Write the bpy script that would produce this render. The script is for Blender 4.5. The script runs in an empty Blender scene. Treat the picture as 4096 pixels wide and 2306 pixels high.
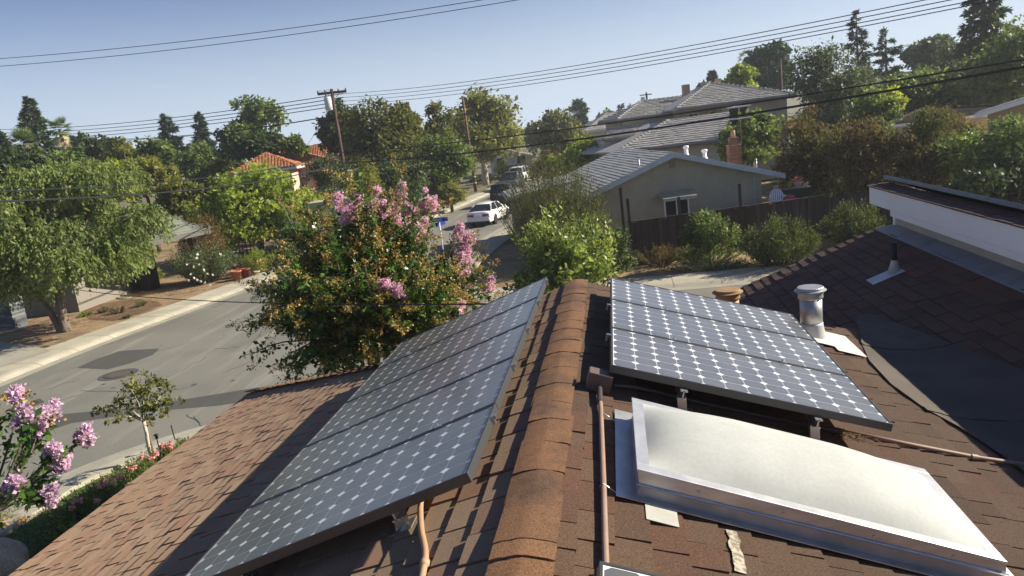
import bpy, bmesh, math, random
import numpy as np
from mathutils import Vector, Matrix
SC = bpy.context.scene
COL = SC.collection
# ------------------------------------------------------------------ camera, sky, sun, exposure
CAMH = 5.9
F_PX, PITCH, ROLL, YAW = 3063.4, math.radians(11.67), math.radians(6.855), math.radians(8.6)
SUN_AZ, SUN_EL = math.radians(73), math.radians(29.8)      # azimuth clockwise from +Y (the ridge direction)
cF = np.array([-math.sin(YAW)*math.cos(PITCH), math.cos(YAW)*math.cos(PITCH), -math.sin(PITCH)])
_R0 = np.array([math.cos(YAW), math.sin(YAW), 0.0]); _U0 = np.cross(_R0, cF)
cR = _R0*math.cos(ROLL)-_U0*math.sin(ROLL); cU = _R0*math.sin(ROLL)+_U0*math.cos(ROLL)
cam = bpy.data.cameras.new('camera'); camo = bpy.data.objects.new('camera', cam); COL.objects.link(camo)
cam.sensor_width = 36; cam.lens = 36*F_PX/4096; cam.clip_start = 0.05; cam.clip_end = 6000
camo.matrix_world = Matrix(((cR[0], cU[0], -cF[0], 0), (cR[1], cU[1], -cF[1], 0), (cR[2], cU[2], -cF[2], CAMH), (0, 0, 0, 1)))
SC.camera = camo
W = bpy.data.worlds.new('World'); SC.world = W; W.use_nodes = True
wn = W.node_tree; bg = wn.nodes['Background']
sky = wn.nodes.new('ShaderNodeTexSky'); sky.sky_type = 'NISHITA'; sky.sun_disc = False
sky.sun_elevation = SUN_EL; sky.sun_rotation = SUN_AZ; sky.air_density = 1.0; sky.dust_density = 0.15; sky.ozone_density = 3.5; sky.altitude = 0
# pale smog band low over the suburb, the same all the way round
_tc = wn.nodes.new('ShaderNodeTexCoord'); _sp = wn.nodes.new('ShaderNodeSeparateXYZ'); wn.links.new(_tc.outputs['Generated'], _sp.inputs[0])
_mr = wn.nodes.new('ShaderNodeMapRange'); _mr.interpolation_type = 'SMOOTHSTEP'; _mr.inputs[1].default_value = -.02; _mr.inputs[2].default_value = .24; _mr.inputs[3].default_value = .9; _mr.inputs[4].default_value = 0.0; wn.links.new(_sp.outputs[2], _mr.inputs[0])
_mx = wn.nodes.new('ShaderNodeMix'); _mx.data_type = 'RGBA'; _mx.inputs[7].default_value = (5.5, 6.6, 7.8, 1); wn.links.new(_mr.outputs[0], _mx.inputs[0])
_dk = wn.nodes.new('ShaderNodeMix'); _dk.data_type = 'RGBA'; _dk.blend_type = 'MULTIPLY'; _dk.inputs[0].default_value = 1; _dk.inputs[7].default_value = (.68, .655, .78, 1); wn.links.new(sky.outputs[0], _dk.inputs[6]); wn.links.new(_dk.outputs[2], _mx.inputs[6])
_tn = wn.nodes.new('ShaderNodeMix'); _tn.data_type = 'RGBA'; _tn.blend_type = 'MULTIPLY'; _tn.inputs[0].default_value = 1; _tn.inputs[7].default_value = (1.0, .985, 1.0, 1); wn.links.new(_mx.outputs[2], _tn.inputs[6])
wn.links.new(_tn.outputs[2], bg.inputs[0]); bg.inputs[1].default_value = 0.064
sl = bpy.data.lights.new('sun', 'SUN'); sl.energy = 5.0; sl.angle = math.radians(0.55); sl.color = (1, 0.90, 0.745)
so = bpy.data.objects.new('sun', sl); COL.objects.link(so)
sd = Vector((math.sin(SUN_AZ)*math.cos(SUN_EL), math.cos(SUN_AZ)*math.cos(SUN_EL), math.sin(SUN_EL)))
so.rotation_euler = sd.to_track_quat('Z', 'Y').to_euler(); so.location = (40, 10, 60)
vs = SC.view_settings; vs.view_transform = 'Standard'; vs.look = 'None'; vs.exposure = 0.98; vs.gamma = 1.0; vs.use_curve_mapping = False
SC.cycles.max_bounces = 6; SC.cycles.transparent_max_bounces = 4; SC.cycles.use_denoising = True
SC.cycles.caustics_reflective = False; SC.cycles.caustics_refractive = False
# ------------------------------------------------------------------ survey helpers (read off the photograph at 2576 px width)
def ray(x, y):
    s = 4096/2576
    return cR*((x*s-2048)/F_PX)-cU*((y*s-1153)/F_PX)+cF
def G(x, y, z=0.0):                       # where that sight line meets height z
    v = ray(x, y); t = (z-CAMH)/v[2]; return Vector((v[0]*t, v[1]*t, z))
def P(x, y, d):                           # the point d metres away over the ground on that sight line
    v = ray(x, y); t = d/math.hypot(v[0], v[1]); return Vector((v[0]*t, v[1]*t, v[2]*t+CAMH))
def seen_at(p):                           # where a point shows, in the same survey units
    d = np.array(p)-np.array([0, 0, CAMH]); z = d@cF; k = 2576/4096
    return ((2048+F_PX*(d@cR)/z)*k, (1153-F_PX*(d@cU)/z)*k)
# ------------------------------------------------------------------ mesh helpers
class MB:
    def __init__(s): s.v = []; s.f = []; s.m = []
    def add(s, vs, fs, mi=0):
        b = len(s.v); s.v += [tuple(p) for p in vs]; s.f += [tuple(i+b for i in f) for f in fs]; s.m += [mi]*len(fs)
    def quad(s, a, b, c, d, mi=0): s.add([a, b, c, d], [(0, 1, 2, 3)], mi)
    def poly(s, pts, mi=0): s.add(pts, [tuple(range(len(pts)))], mi)
    def box(s, x0, y0, z0, x1, y1, z1, mi=0):
        s.hexa([(x0, y0, z0), (x1, y0, z0), (x1, y1, z0), (x0, y1, z0), (x0, y0, z1), (x1, y0, z1), (x1, y1, z1), (x0, y1, z1)], mi)
    def hexa(s, p, mi=0):
        s.add(p, [(3, 2, 1, 0), (4, 5, 6, 7), (0, 1, 5, 4), (1, 2, 6, 5), (2, 3, 7, 6), (3, 0, 4, 7)], mi)
    def obox(s, c, ax, ay, az, mi=0):     # oriented box: centre and three half axes
        c, ax, ay, az = Vector(c), Vector(ax), Vector(ay), Vector(az)
        s.hexa([c-ax-ay-az, c+ax-ay-az, c+ax+ay-az, c-ax+ay-az, c-ax-ay+az, c+ax-ay+az, c+ax+ay+az, c-ax+ay+az], mi)
    def bar(s, a, b, w, h, mi=0, up=(0, 0, 1)):
        a, b = Vector(a), Vector(b); d = (b-a).normalized(); sx = d.cross(Vector(up))
        if sx.length < 1e-4: sx = d.cross(Vector((1, 0, 0)))
        sx.normalize(); uz = sx.cross(d)
        s.obox((a+b)/2, d*((b-a).length/2), sx*(w/2), uz*(h/2), mi)
    def tube(s, pts, rad, n=6, mi=0, cap=True):
        pts = [Vector(p) for p in pts]; k = len(pts)
        if not hasattr(rad, '__len__'): rad = [rad]*k
        b = len(s.v); prev = None
        for i, p in enumerate(pts):
            d = (pts[min(i+1, k-1)]-pts[max(i-1, 0)]).normalized()
            a = d.cross(Vector((0, 0, 1))) if prev is None else prev-d*prev.dot(d)
            if a.length < 1e-3: a = d.cross(Vector((1, 0, 0)))
            a.normalize(); prev = a; c = d.cross(a)
            for j in range(n):
                t = 2*math.pi*j/n; s.v.append(tuple(p+(a*math.cos(t)+c*math.sin(t))*rad[i]))
        for i in range(k-1):
            for j in range(n):
                j2 = (j+1) % n; s.f.append((b+i*n+j, b+i*n+j2, b+(i+1)*n+j2, b+(i+1)*n+j)); s.m.append(mi)
        if cap:
            s.f.append(tuple(b+j for j in range(n))[::-1]); s.m.append(mi)
            s.f.append(tuple(b+(k-1)*n+j for j in range(n))); s.m.append(mi)
    def lathe(s, c, prof, n=20, mi=0, axis=(0, 0, 1)):     # prof: (radius, height)
        c = Vector(c); az = Vector(axis).normalized(); ax = az.orthogonal().normalized(); ay = az.cross(ax); b = len(s.v)
        for r, h in prof:
            for j in range(n):
                t = 2*math.pi*j/n; s.v.append(tuple(c+az*h+(ax*math.cos(t)+ay*math.sin(t))*r))
        for i in range(len(prof)-1):
            for j in range(n):
                j2 = (j+1) % n; s.f.append((b+i*n+j, b+i*n+j2, b+(i+1)*n+j2, b+(i+1)*n+j)); s.m.append(mi)
        s.f.append(tuple(b+j for j in range(n))[::-1]); s.m.append(mi)
        s.f.append(tuple(b+(len(prof)-1)*n+j for j in range(n))); s.m.append(mi)
    def mesh(s, name, mats, smooth=False):
        me = bpy.data.meshes.new(name); me.from_pydata(s.v, [], s.f)
        for m in (mats if isinstance(mats, (list, tuple)) else [mats]): me.materials.append(m)
        if any(s.m): me.polygons.foreach_set('material_index', s.m)
        if smooth: me.polygons.foreach_set('use_smooth', [True]*len(s.f))
        me.update(); return me
    def build(s, name, mats, parent=None, smooth=False, bevel=0, world=True):
        if parent is not None and world:
            o = origin(parent); s.v = [(p[0]-o[0], p[1]-o[1], p[2]-o[2]) for p in s.v]
        return link(name, s.mesh(name, mats, smooth), parent, bevel)
def origin(o):
    p = Vector((0, 0, 0))
    while o is not None: p = p+o.location; o = o.parent
    return p
def link(name, me, parent=None, bevel=0):
    ob = bpy.data.objects.new(name, me); COL.objects.link(ob)
    if parent is not None: ob.parent = parent
    if bevel:
        md = ob.modifiers.new('b', 'BEVEL'); md.width = bevel; md.segments = 2; md.limit_method = 'ANGLE'; md.angle_limit = math.radians(40)
    return ob
LABELS = set()
def tag(o, label, cat, group=None):
    o['label'] = label; o['category'] = cat
    if group: o['group'] = group
    return o
def thing(name, label, cat, loc=(0, 0, 0), rz=0, group=None):
    o = bpy.data.objects.new(name, None); COL.objects.link(o); o.location = loc; o.rotation_euler = (0, 0, rz); o.empty_display_size = .2
    return tag(o, label, cat, group)
def struct(o): o['kind'] = 'structure'; return o
def stuff(o): o['kind'] = 'stuff'; return o
def smoothpath(pts, n=6):                 # Catmull-Rom
    pts = [Vector(p) for p in pts]; out = []
    for i in range(len(pts)-1):
        p0, p1, p2, p3 = pts[max(i-1, 0)], pts[i], pts[i+1], pts[min(i+2, len(pts)-1)]
        for k in range(n):
            t = k/n; out.append(.5*((2*p1)+(p2-p0)*t+(2*p0-5*p1+4*p2-p3)*t*t+(3*p1-p0-3*p2+p3)*t**3))
    return out+[pts[-1]]
# ------------------------------------------------------------------ materials
def _nt(name):
    m = bpy.data.materials.new(name); m.use_nodes = True; n = m.node_tree; n.nodes.clear()
    out = n.nodes.new('ShaderNodeOutputMaterial'); return m, n, out
def N(n, t, **kw):
    nd = n.nodes.new(t)
    for k, v in kw.items():
        if k.startswith('i_'):
            key = k[2:]; nd.inputs[int(key) if key.isdigit() else key.replace('_', ' ')].default_value = v
        else: setattr(nd, k, v)
    return nd
def rgba(c): return (c[0], c[1], c[2], 1)
def ramp(n, stops, interp='LINEAR'):
    r = n.nodes.new('ShaderNodeValToRGB'); r.color_ramp.interpolation = interp; e = r.color_ramp.elements
    while len(e) < len(stops): e.new(.5)
    for el, (p, c) in zip(e, stops): el.position = p; el.color = rgba(c)
    return r
def mixc(n, a, b, fac, mode='MIX'):
    m = n.nodes.new('ShaderNodeMix'); m.data_type = 'RGBA'; m.blend_type = mode
    for s, v in ((0, fac), (6, a), (7, b)):
        if isinstance(v, (int, float)): m.inputs[s].default_value = v
        elif isinstance(v, tuple): m.inputs[s].default_value = rgba(v)
        else: n.links.new(v, m.inputs[s])
    return m.outputs[2]
def rnd(n):                               # one random value per piece, joined or single
    g = N(n, 'ShaderNodeNewGeometry'); o = N(n, 'ShaderNodeObjectInfo')
    a = N(n, 'ShaderNodeMath', operation='ADD'); f = N(n, 'ShaderNodeMath', operation='FRACT')
    n.links.new(g.outputs['Random Per Island'], a.inputs[0]); n.links.new(o.outputs['Random'], a.inputs[1]); n.links.new(a.outputs[0], f.inputs[0])
    return f.outputs[0]
def pos(n, world=True, scale=(1, 1, 1), rot=(0, 0, 0)):
    g = N(n, 'ShaderNodeNewGeometry').outputs['Position'] if world else N(n, 'ShaderNodeTexCoord').outputs['Object']
    mp = N(n, 'ShaderNodeMapping'); mp.inputs['Scale'].default_value = scale; mp.inputs['Rotation'].default_value = rot
    n.links.new(g, mp.inputs[0]); return mp.outputs[0]
def noise(n, vec, scale, detail=4, rough=.6, lo=None, hi=None):
    t = N(n, 'ShaderNodeTexNoise', i_Scale=scale, i_Detail=detail, i_Roughness=rough); n.links.new(vec, t.inputs['Vector'])
    if lo is None: return t.outputs[0]
    m = N(n, 'ShaderNodeMapRange', i_1=lo, i_2=hi); m.clamp = True; n.links.new(t.outputs[0], m.inputs[0]); return m.outputs[0]
def bump(n, h, strength, dist=.01):
    b = N(n, 'ShaderNodeBump', i_Strength=strength, i_Distance=dist); n.links.new(h, b.inputs['Height']); return b.outputs[0]
def surf(name, c1, c2=None, scale=3.0, lo=.35, hi=.65, rough=.8, metal=0, spec=.4, fine=0, fscale=120, bmp=0, bscale=40, bdist=.004, vary=0, world=True, coat=0, stretch=(1, 1, 1), c3=None, s3=.5, lo3=.5, hi3=.7):
    m, n, out = _nt(name); b = N(n, 'ShaderNodeBsdfPrincipled', i_Roughness=rough, i_Metallic=metal); b.inputs['Specular IOR Level'].default_value = spec
    if coat: b.inputs['Coat Weight'].default_value = coat; b.inputs['Coat Roughness'].default_value = .08
    v = pos(n, world, stretch); col = c1
    if c2 is not None: col = mixc(n, c1, c2, noise(n, v, scale, 5, .6, lo, hi))
    if c3 is not None: col = mixc(n, col, c3, noise(n, pos(n, world), s3, 4, .6, lo3, hi3))
    if fine: 
        f = noise(n, pos(n, world), fscale, 2, .5, .3, .7); mr = N(n, 'ShaderNodeMapRange', i_3=1-fine, i_4=1+fine); n.links.new(f, mr.inputs[0])
        cmb = N(n, 'ShaderNodeCombineColor'); [n.links.new(mr.outputs[0], cmb.inputs[i]) for i in range(3)]
        col = mixc(n, col, cmb.outputs[0], 1.0, 'MULTIPLY')
    if vary:
        mr = N(n, 'ShaderNodeMapRange', i_3=1-vary, i_4=1+vary); n.links.new(rnd(n), mr.inputs[0])
        cmb = N(n, 'ShaderNodeCombineColor'); [n.links.new(mr.outputs[0], cmb.inputs[i]) for i in range(3)]
        col = mixc(n, col, cmb.outputs[0], 1.0, 'MULTIPLY')
    if isinstance(col, tuple): b.inputs['Base Color'].default_value = rgba(col)
    else: n.links.new(col, b.inputs['Base Color'])
    if bmp: n.links.new(bump(n, noise(n, v, bscale, 4, .6), bmp, bdist), b.inputs['Normal'])
    n.links.new(b.outputs[0], out.inputs[0]); return m
def pieces(name, stops, grain=.25, gscale=170, rough=.9, bmp=.5, weather=None, spec=.3, wscale=.9):   # shingles, tiles, boards: a colour per piece, granules on top
    m, n, out = _nt(name); b = N(n, 'ShaderNodeBsdfPrincipled', i_Roughness=rough); b.inputs['Specular IOR Level'].default_value = spec; b.inputs['Diffuse Roughness'].default_value = 1.0
    r = ramp(n, stops); n.links.new(rnd(n), r.inputs[0]); col = r.outputs[0]; v = pos(n)
    if weather: col = mixc(n, col, weather, noise(n, v, wscale, 5, .65, .45, .75))
    if grain:
        gr = noise(n, v, gscale, 4, .8); mr = N(n, 'ShaderNodeMapRange', i_1=.25, i_2=.75, i_3=1-grain, i_4=1+grain); n.links.new(gr, mr.inputs[0])
        cmb = N(n, 'ShaderNodeCombineColor'); [n.links.new(mr.outputs[0], cmb.inputs[i]) for i in range(3)]
        col = mixc(n, col, cmb.outputs[0], 1.0, 'MULTIPLY')
        if bmp: n.links.new(bump(n, gr, bmp, .003), b.inputs['Normal'])
    n.links.new(col, b.inputs['Base Color']); n.links.new(b.outputs[0], out.inputs[0]); return m
def leafmat(name, stops, trans=.35, rough=.55, spec=.35, patch=None):
    m, n, out = _nt(name); g = N(n, 'ShaderNodeNewGeometry'); r = ramp(n, stops); n.links.new(g.outputs['Random Per Island'], r.inputs[0]); col = r.outputs[0]
    cv = noise(n, pos(n), .9, 3, .55, .3, .7); cr = N(n, 'ShaderNodeMapRange', i_3=.68, i_4=1.32); n.links.new(cv, cr.inputs[0]); cc_ = N(n, 'ShaderNodeCombineColor'); [n.links.new(cr.outputs[0], cc_.inputs[i]) for i in range(3)]; col = mixc(n, col, cc_.outputs[0], 1.0, 'MULTIPLY')
    if patch: col = mixc(n, col, patch[0], noise(n, pos(n), patch[1], 3, .5, patch[2], patch[3]))
    b = N(n, 'ShaderNodeBsdfPrincipled', i_Roughness=rough); b.inputs['Specular IOR Level'].default_value = spec
    t = N(n, 'ShaderNodeBsdfTranslucent'); mx = N(n, 'ShaderNodeMixShader', i_0=trans)
    tc = mixc(n, col, (1.0, 1.0, .35), .25, 'MULTIPLY'); sc = mixc(n, tc, (1.6, 1.6, 1.6), 1.0, 'MULTIPLY')
    n.links.new(col, b.inputs['Base Color']); n.links.new(sc, t.inputs['Color'])
    n.links.new(b.outputs[0], mx.inputs[1]); n.links.new(t.outputs[0], mx.inputs[2]); n.links.new(mx.outputs[0], out.inputs[0]); return m
M = {}
# ------------------------------------------------------------------ the setting: ground, street, court, kerbs
M['dirt'] = surf('dirt', (.20, .135, .075), (.31, .22, .12), 1.1, rough=.95, fine=.35, fscale=14, bmp=.6, bscale=9, bdist=.03, c3=(.12, .085, .05), s3=.5)
M['drygrass'] = surf('dry_grass', (.33, .24, .12), (.24, .17, .08), 1.6, rough=.95, fine=.4, fscale=22, bmp=.7, bscale=16, bdist=.03, c3=(.15, .11, .06), s3=.45)
M['earth'] = surf('far_ground', (.10, .10, .045), (.15, .13, .06), .2, rough=.95, fine=.3, fscale=3)
M['mulch'] = surf('mulch', (.09, .055, .03), (.17, .10, .05), 3, rough=.95, fine=.5, fscale=25, bmp=.8, bscale=20, bdist=.03)
def asphalt(name, c, dark, streak):
    m, n, out = _nt(name); b = N(n, 'ShaderNodeBsdfPrincipled', i_Roughness=.85); b.inputs['Specular IOR Level'].default_value = .35
    v = pos(n); d = pos(n, True, (.9, .09, 1), (0, 0, math.radians(-24)))
    col = mixc(n, c, dark, noise(n, v, .35, 5, .6, .42, .72)); col = mixc(n, col, streak, noise(n, d, 1.6, 5, .6, .52, .75))
    f = noise(n, v, 28, 3, .6); mr = N(n, 'ShaderNodeMapRange', i_1=.3, i_2=.7, i_3=.8, i_4=1.2); n.links.new(f, mr.inputs[0])
    cmb = N(n, 'ShaderNodeCombineColor'); [n.links.new(mr.outputs[0], cmb.inputs[i]) for i in range(3)]
    col = mixc(n, col, cmb.outputs[0], 1.0, 'MULTIPLY')
    n.links.new(col, b.inputs['Base Color']); n.links.new(bump(n, f, .4, .01), b.inputs['Normal']); n.links.new(b.outputs[0], out.inputs[0]); return m
M['asphalt'] = asphalt('asphalt', (.185, .18, .152), (.145, .142, .12), (.26, .25, .21))
M['patch'] = asphalt('asphalt_patch', (.075, .075, .068), (.062, .062, .056), (.09, .09, .08))
M['concrete'] = surf('concrete', (.43, .40, .31), (.34, .32, .245), .9, rough=.9, fine=.14, fscale=30, bmp=.25, bscale=30, vary=.07, c3=(.27, .25, .19), s3=.8, lo3=.55, hi3=.8)
M['gutter'] = surf('gutter', (.34, .325, .26), (.26, .25, .20), .8, rough=.9, fine=.14, fscale=30, vary=.05)
M['lawn'] = surf('lawn', (.05, .09, .02), (.08, .12, .03), 2, rough=.95, fine=.4, fscale=30)
g = MB(); S = 3000; g.quad((-S, -S, -.03), (S, -S, -.03), (S, S, -.03), (-S, S, -.03)); struct(g.build('ground', M['earth']))
def sheet(name, pts, z, mat):
    bm = bmesh.new(); vs = [bm.verts.new((p[0], p[1], z)) for p in pts]; bm.faces.new(vs); bmesh.ops.triangulate(bm, faces=bm.faces[:])
    bmesh.ops.recalc_face_normals(bm, faces=bm.faces[:])
    if sum(f.normal.z for f in bm.faces) < 0: bmesh.ops.reverse_faces(bm, faces=bm.faces[:])
    me = bpy.data.meshes.new(name); bm.to_mesh(me); bm.free(); me.materials.append(mat); return link(name, me)
FAR = [(-21.5, -8), (-20.3, 8), (-19.4, 18), (-18.9, 24), (-18.0, 29), (-16.9, 35.3), (-15.2, 44), (-13.9, 54), (-12.8, 62), (-11.6, 74), (-9.5, 86), (-4, 96), (6, 102), (24, 106), (60, 110)]
NEAR = [(-13.2, -8), (-12.6, 6), (-12.15, 11), (-12.0, 13), (-11.3, 14.4), (-10.0, 15.7), (-8, 17), (-4, 17.8), (5, 18.1), (40, 18.6)]
EAST = [(40, 26.2), (12, 25.6), (3, 25.4), (-3.5, 25.6), (-6.4, 26.4), (-8.0, 28.6), (-8.5, 32), (-8.1, 40), (-7.2, 48), (-6.0, 58), (-4.6, 72), (-3.2, 82), (0.5, 89), (8, 94), (24, 97), (60, 101)]
sp = lambda pts, n=5: [(p.x, p.y) for p in smoothpath([(a, b, 0) for a, b in pts], n)]
fp, np_, ep = sp(FAR), sp(NEAR), sp(EAST)
struct(sheet('street', fp+ep[::-1]+np_[::-1], 0.0, M['asphalt']))
def offs(pts, d):
    out = []
    for i, p in enumerate(pts):
        a, b = pts[max(i-1, 0)], pts[min(i+1, len(pts)-1)]; t = Vector((b[0]-a[0], b[1]-a[1], 0)).normalized()
        out.append((p[0]-t.y*d, p[1]+t.x*d))
    return out
def kerb(name, pts, side, slab=1.6, walk=1.25):      # gutter pan, rolled kerb and walk, poured slab by slab
    root = struct(thing('sidewalk', '', '')); del root['label'], root['category']; root.name = name
    prof = [(0, .006), (.42, .012), (.62, .10), (.78, .125), (.78+walk, .135), (.80+walk, -.05)]
    rows = [offs(pts, side*a) for a, _ in prof]
    L = [0]
    for i in range(1, len(pts)): L.append(L[-1]+math.hypot(pts[i][0]-pts[i-1][0], pts[i][1]-pts[i-1][1]))
    def at(row, s):
        i = max(j for j in range(len(L)) if L[j] <= s+1e-6); i = min(i, len(L)-2); t = (s-L[i])/(L[i+1]-L[i])
        return (row[i][0]*(1-t)+row[i+1][0]*t, row[i][1]*(1-t)+row[i+1][1]*t)
    gm = MB(); k = 0; s = 0.0
    for i in range(len(pts)-1):
        a, b = rows[0], rows[1]; q = [(*a[i], .006), (*a[i+1], .006), (*b[i+1], .012), (*b[i], .012)]
        gm.poly(q if side < 0 else q[::-1])
    gm.build('gutter', M['gutter'], root)
    while s < L[-1]-.3:
        s2 = min(s+slab, L[-1]); mb = MB(); ss = [s+.008, (s+s2)/2, s2-.008]
        for j in range(1, len(prof)-1):
            for u in range(2):
                q = [(*at(rows[j], ss[u]), prof[j][1]), (*at(rows[j], ss[u+1]), prof[j][1]), (*at(rows[j+1], ss[u+1]), prof[j+1][1]), (*at(rows[j+1], ss[u]), prof[j+1][1])]
                mb.poly(q if side < 0 else q[::-1])
        mb.build('slab', M['concrete'], root); s = s2
    return root
kerb('sidewalk_far', fp, +1); kerb('sidewalk_near', np_, -1, 1.8, .38); kerb('sidewalk_court', ep, -1)
# yards behind the walks
fb = offs(fp, 2.0); struct(sheet('front_yard_dirt', fb[3:46]+[(-18, 74), (-40, 70), (-48, 30), (-40, 4)], .07, M['dirt']))
nb = offs(np_, -1.14); struct(sheet('own_yard', nb[2:]+[(40, -14), (-10, -14)], .05, M['lawn']))
eb = offs(ep, -2.0); struct(sheet('corner_lot', eb[1:44]+[(14, 58), (34, 52)], .06, M['drygrass']))
# asphalt repairs, painted and laid on the street
def pg(name, pix, z, mat): return struct(sheet(name, [G(x, y)[:2] for x, y in pix], z, mat))
pg('asphalt_patch_far', [(193, 926), (240, 905), (300, 884), (402, 877), (385, 893), (330, 914), (270, 930)], .004, M['patch'])
pg('asphalt_patch_near', [(30, 1075), (130, 1045), (300, 1030), (480, 1003), (650, 975), (660, 1006), (540, 1022), (420, 1032), (300, 1047), (180, 1065), (60, 1105)], .004, M['patch'])
pg('asphalt_patch_left', [(20, 1030), (100, 1003), (112, 1012), (40, 1040)], .004, M['patch'])
pg('driveway_left', [(-60, 890), (0, 868), (110, 885), (128, 892), (0, 936), (-60, 960)], .142, M['gutter'])
crk = MB()
rng = random.Random(4)
for x0, y0, x1, y1 in ((40, 945, 290, 862), (292, 862, 455, 805), (460, 803, 690, 712), (620, 880, 690, 800), (200, 985, 330, 985), (420, 950, 520, 900), (150, 1010, 260, 975), (350, 1000, 470, 975), (1000, 640, 1120, 560), (470, 1045, 500, 1062), (485, 1050, 512, 1078), (540, 880, 600, 873), (250, 868, 320, 842), (330, 905, 480, 860), (100, 985, 200, 955), (560, 940, 640, 905)):
    n_ = 7; pp = [G(x0+(x1-x0)*i/n_+rng.uniform(-3, 3), y0+(y1-y0)*i/n_+rng.uniform(-2, 2)) for i in range(n_+1)]
    for a, b in zip(pp, pp[1:]):
        d = (b-a).normalized(); sx = Vector((-d.y, d.x, 0))*.012; z = Vector((0, 0, .005)); crk.quad(a-sx+z, b-sx+z, b+sx+z, a+sx+z)
pr_ = random.Random(11)
for k in range(14):                                       # oil spots and old tar dabs
    q = G(pr_.uniform(60, 640), pr_.uniform(800, 1040)); r_ = pr_.uniform(.03, .10); crk.poly([(q.x+math.cos(a)*r_*pr_.uniform(.6, 1.2), q.y+math.sin(a)*r_*pr_.uniform(.6, 1.6), .0045) for a in [6.283*i/9 for i in range(9)]])
struct(crk.build('asphalt_cracks', surf('crack', (.055, .054, .05), (.09, .088, .08), 6)))
# manhole
mh = G(298, 943); t = thing('manhole', 'round iron manhole cover set in a dark asphalt ring in the street', 'manhole', mh)
b = MB(); b.lathe(mh+Vector((0, 0, -.02)), [(.58, .02), (.58, .026), (.40, .026)], 28); b.build('collar', M['patch'], t)
b = MB(); b.lathe(mh+Vector((0, 0, -.02)), [(.40, .03), (.40, .038), (.34, .038)], 28); b.build('rim', surf('iron', (.09, .085, .08), (.14, .12, .10), 12, rough=.6, metal=.5), t)
b = MB(); b.lathe(mh+Vector((0, 0, -.02)), [(.335, .02), (.335, .034)], 28)
lid = b.build('lid', surf('iron_lid', (.10, .095, .085), (.15, .13, .11), 9, rough=.65, metal=.4), t)
b = MB()
for i in range(-5, 6):
    w = math.sqrt(max(0, .31**2-(i*.055)**2)); b.box(mh.x-w, mh.y+i*.055-.014, .014, mh.x+w, mh.y+i*.055+.014, .021)
b.build('ribs', surf('iron_rib', (.24, .21, .17), rough=.55, metal=.4), lid)
# ------------------------------------------------------------------ shingle and tile fields
CAM = Vector((0, 0, CAMH))
UNIT = {}
def unit_piece(kind, mat):
    k = (kind, mat.name)
    if k in UNIT: return UNIT[k]
    b = MB()
    if kind == 'flat':          # a tab: thick butt at y=0, thin head at y=1
        b.hexa([(0, 0, -.3), (1, 0, -.3), (1, 1, -.3), (0, 1, -.3), (0, 0, 1), (1, 0, 1), (1, 1, .1), (0, 1, .1)])
    else:                       # barrel tile: an arch open below
        n = 6
        for j, (y, s) in enumerate(((0, 1.0), (1, .82))):
            for i in range(n+1):
                a = math.pi*i/n; b.v.append((.5-.5*math.cos(a)*s, y, math.sin(a)*s*(1 if j == 0 else .9)))
        for i in range(n): b.f.append((i+1, i, n+1+i, n+2+i)); b.m.append(0)
        b.f.append(tuple(range(n+1))); b.m.append(0)
    UNIT[k] = b.mesh({'flat': 'shingle', 'barrel': 'roof_tile'}[kind], mat, kind == 'barrel'); return UNIT[k]
def field(root, part, o, u, v, vlen, u0f, u1f, expo, wr, thick, mat, single=0, seed=1, kind='flat', lap=.04, name='shingle', jit=.004, deck=None, skip=None):
    """pieces laid course by course on the plane (o,u,v); single = how many of the largest stay objects of their own"""
    o, u, v = Vector(o), Vector(u).normalized(), Vector(v).normalized(); nn = u.cross(v).normalized(); rng = random.Random(seed); L = []
    R = Matrix((u, v, nn)).transposed(); k = int(math.ceil(vlen/expo))
    for c in range(k):
        v0 = c*expo; vm = min(v0+expo, vlen); a, b = u0f((v0+vm)/2), u1f((v0+vm)/2); x = a-(rng.random()*wr[1] if wr[0] < wr[1] else 0)
        if wr[0] == wr[1]: x = a-(c % 2)*wr[0]/2
        while x < b-.02:
            w = rng.uniform(*wr); xa, xb = max(x, a), min(x+w, b); x += w
            if xb-xa < .03: continue
            if skip and skip((xa+xb)/2, v0): continue
            g = (.017 if mat.name == 'shingles_lit_slope' else .012 if mat.name == 'shingles_shaded_slope' else .007) if kind == 'flat' else 0
            L.append((xa+g/2, xb-g/2, v0+rng.uniform(-jit, jit), min(expo+lap, vlen-v0+.01), thick*rng.uniform(.75, 1.3)))
    org = origin(part)
    def size(p):
        c = o+u*((p[0]+p[1])/2)+v*(p[2]+p[3]/2); d = c-CAM; f = d.dot(Vector(cF)); 
        if f < .3: return 0
        sx, sy = d.dot(Vector(cR))/f, d.dot(Vector(cU))/f
        if abs(sx) > .68 or abs(sy) > .39: return 0
        return (p[1]-p[0])*p[3]*abs(d.normalized().dot(nn))/d.length_squared
    if deck is not None:
        pass
    return [(size(p), p, (o, u, v, nn, R, kind, mat, name, part)) for p in L]
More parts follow.
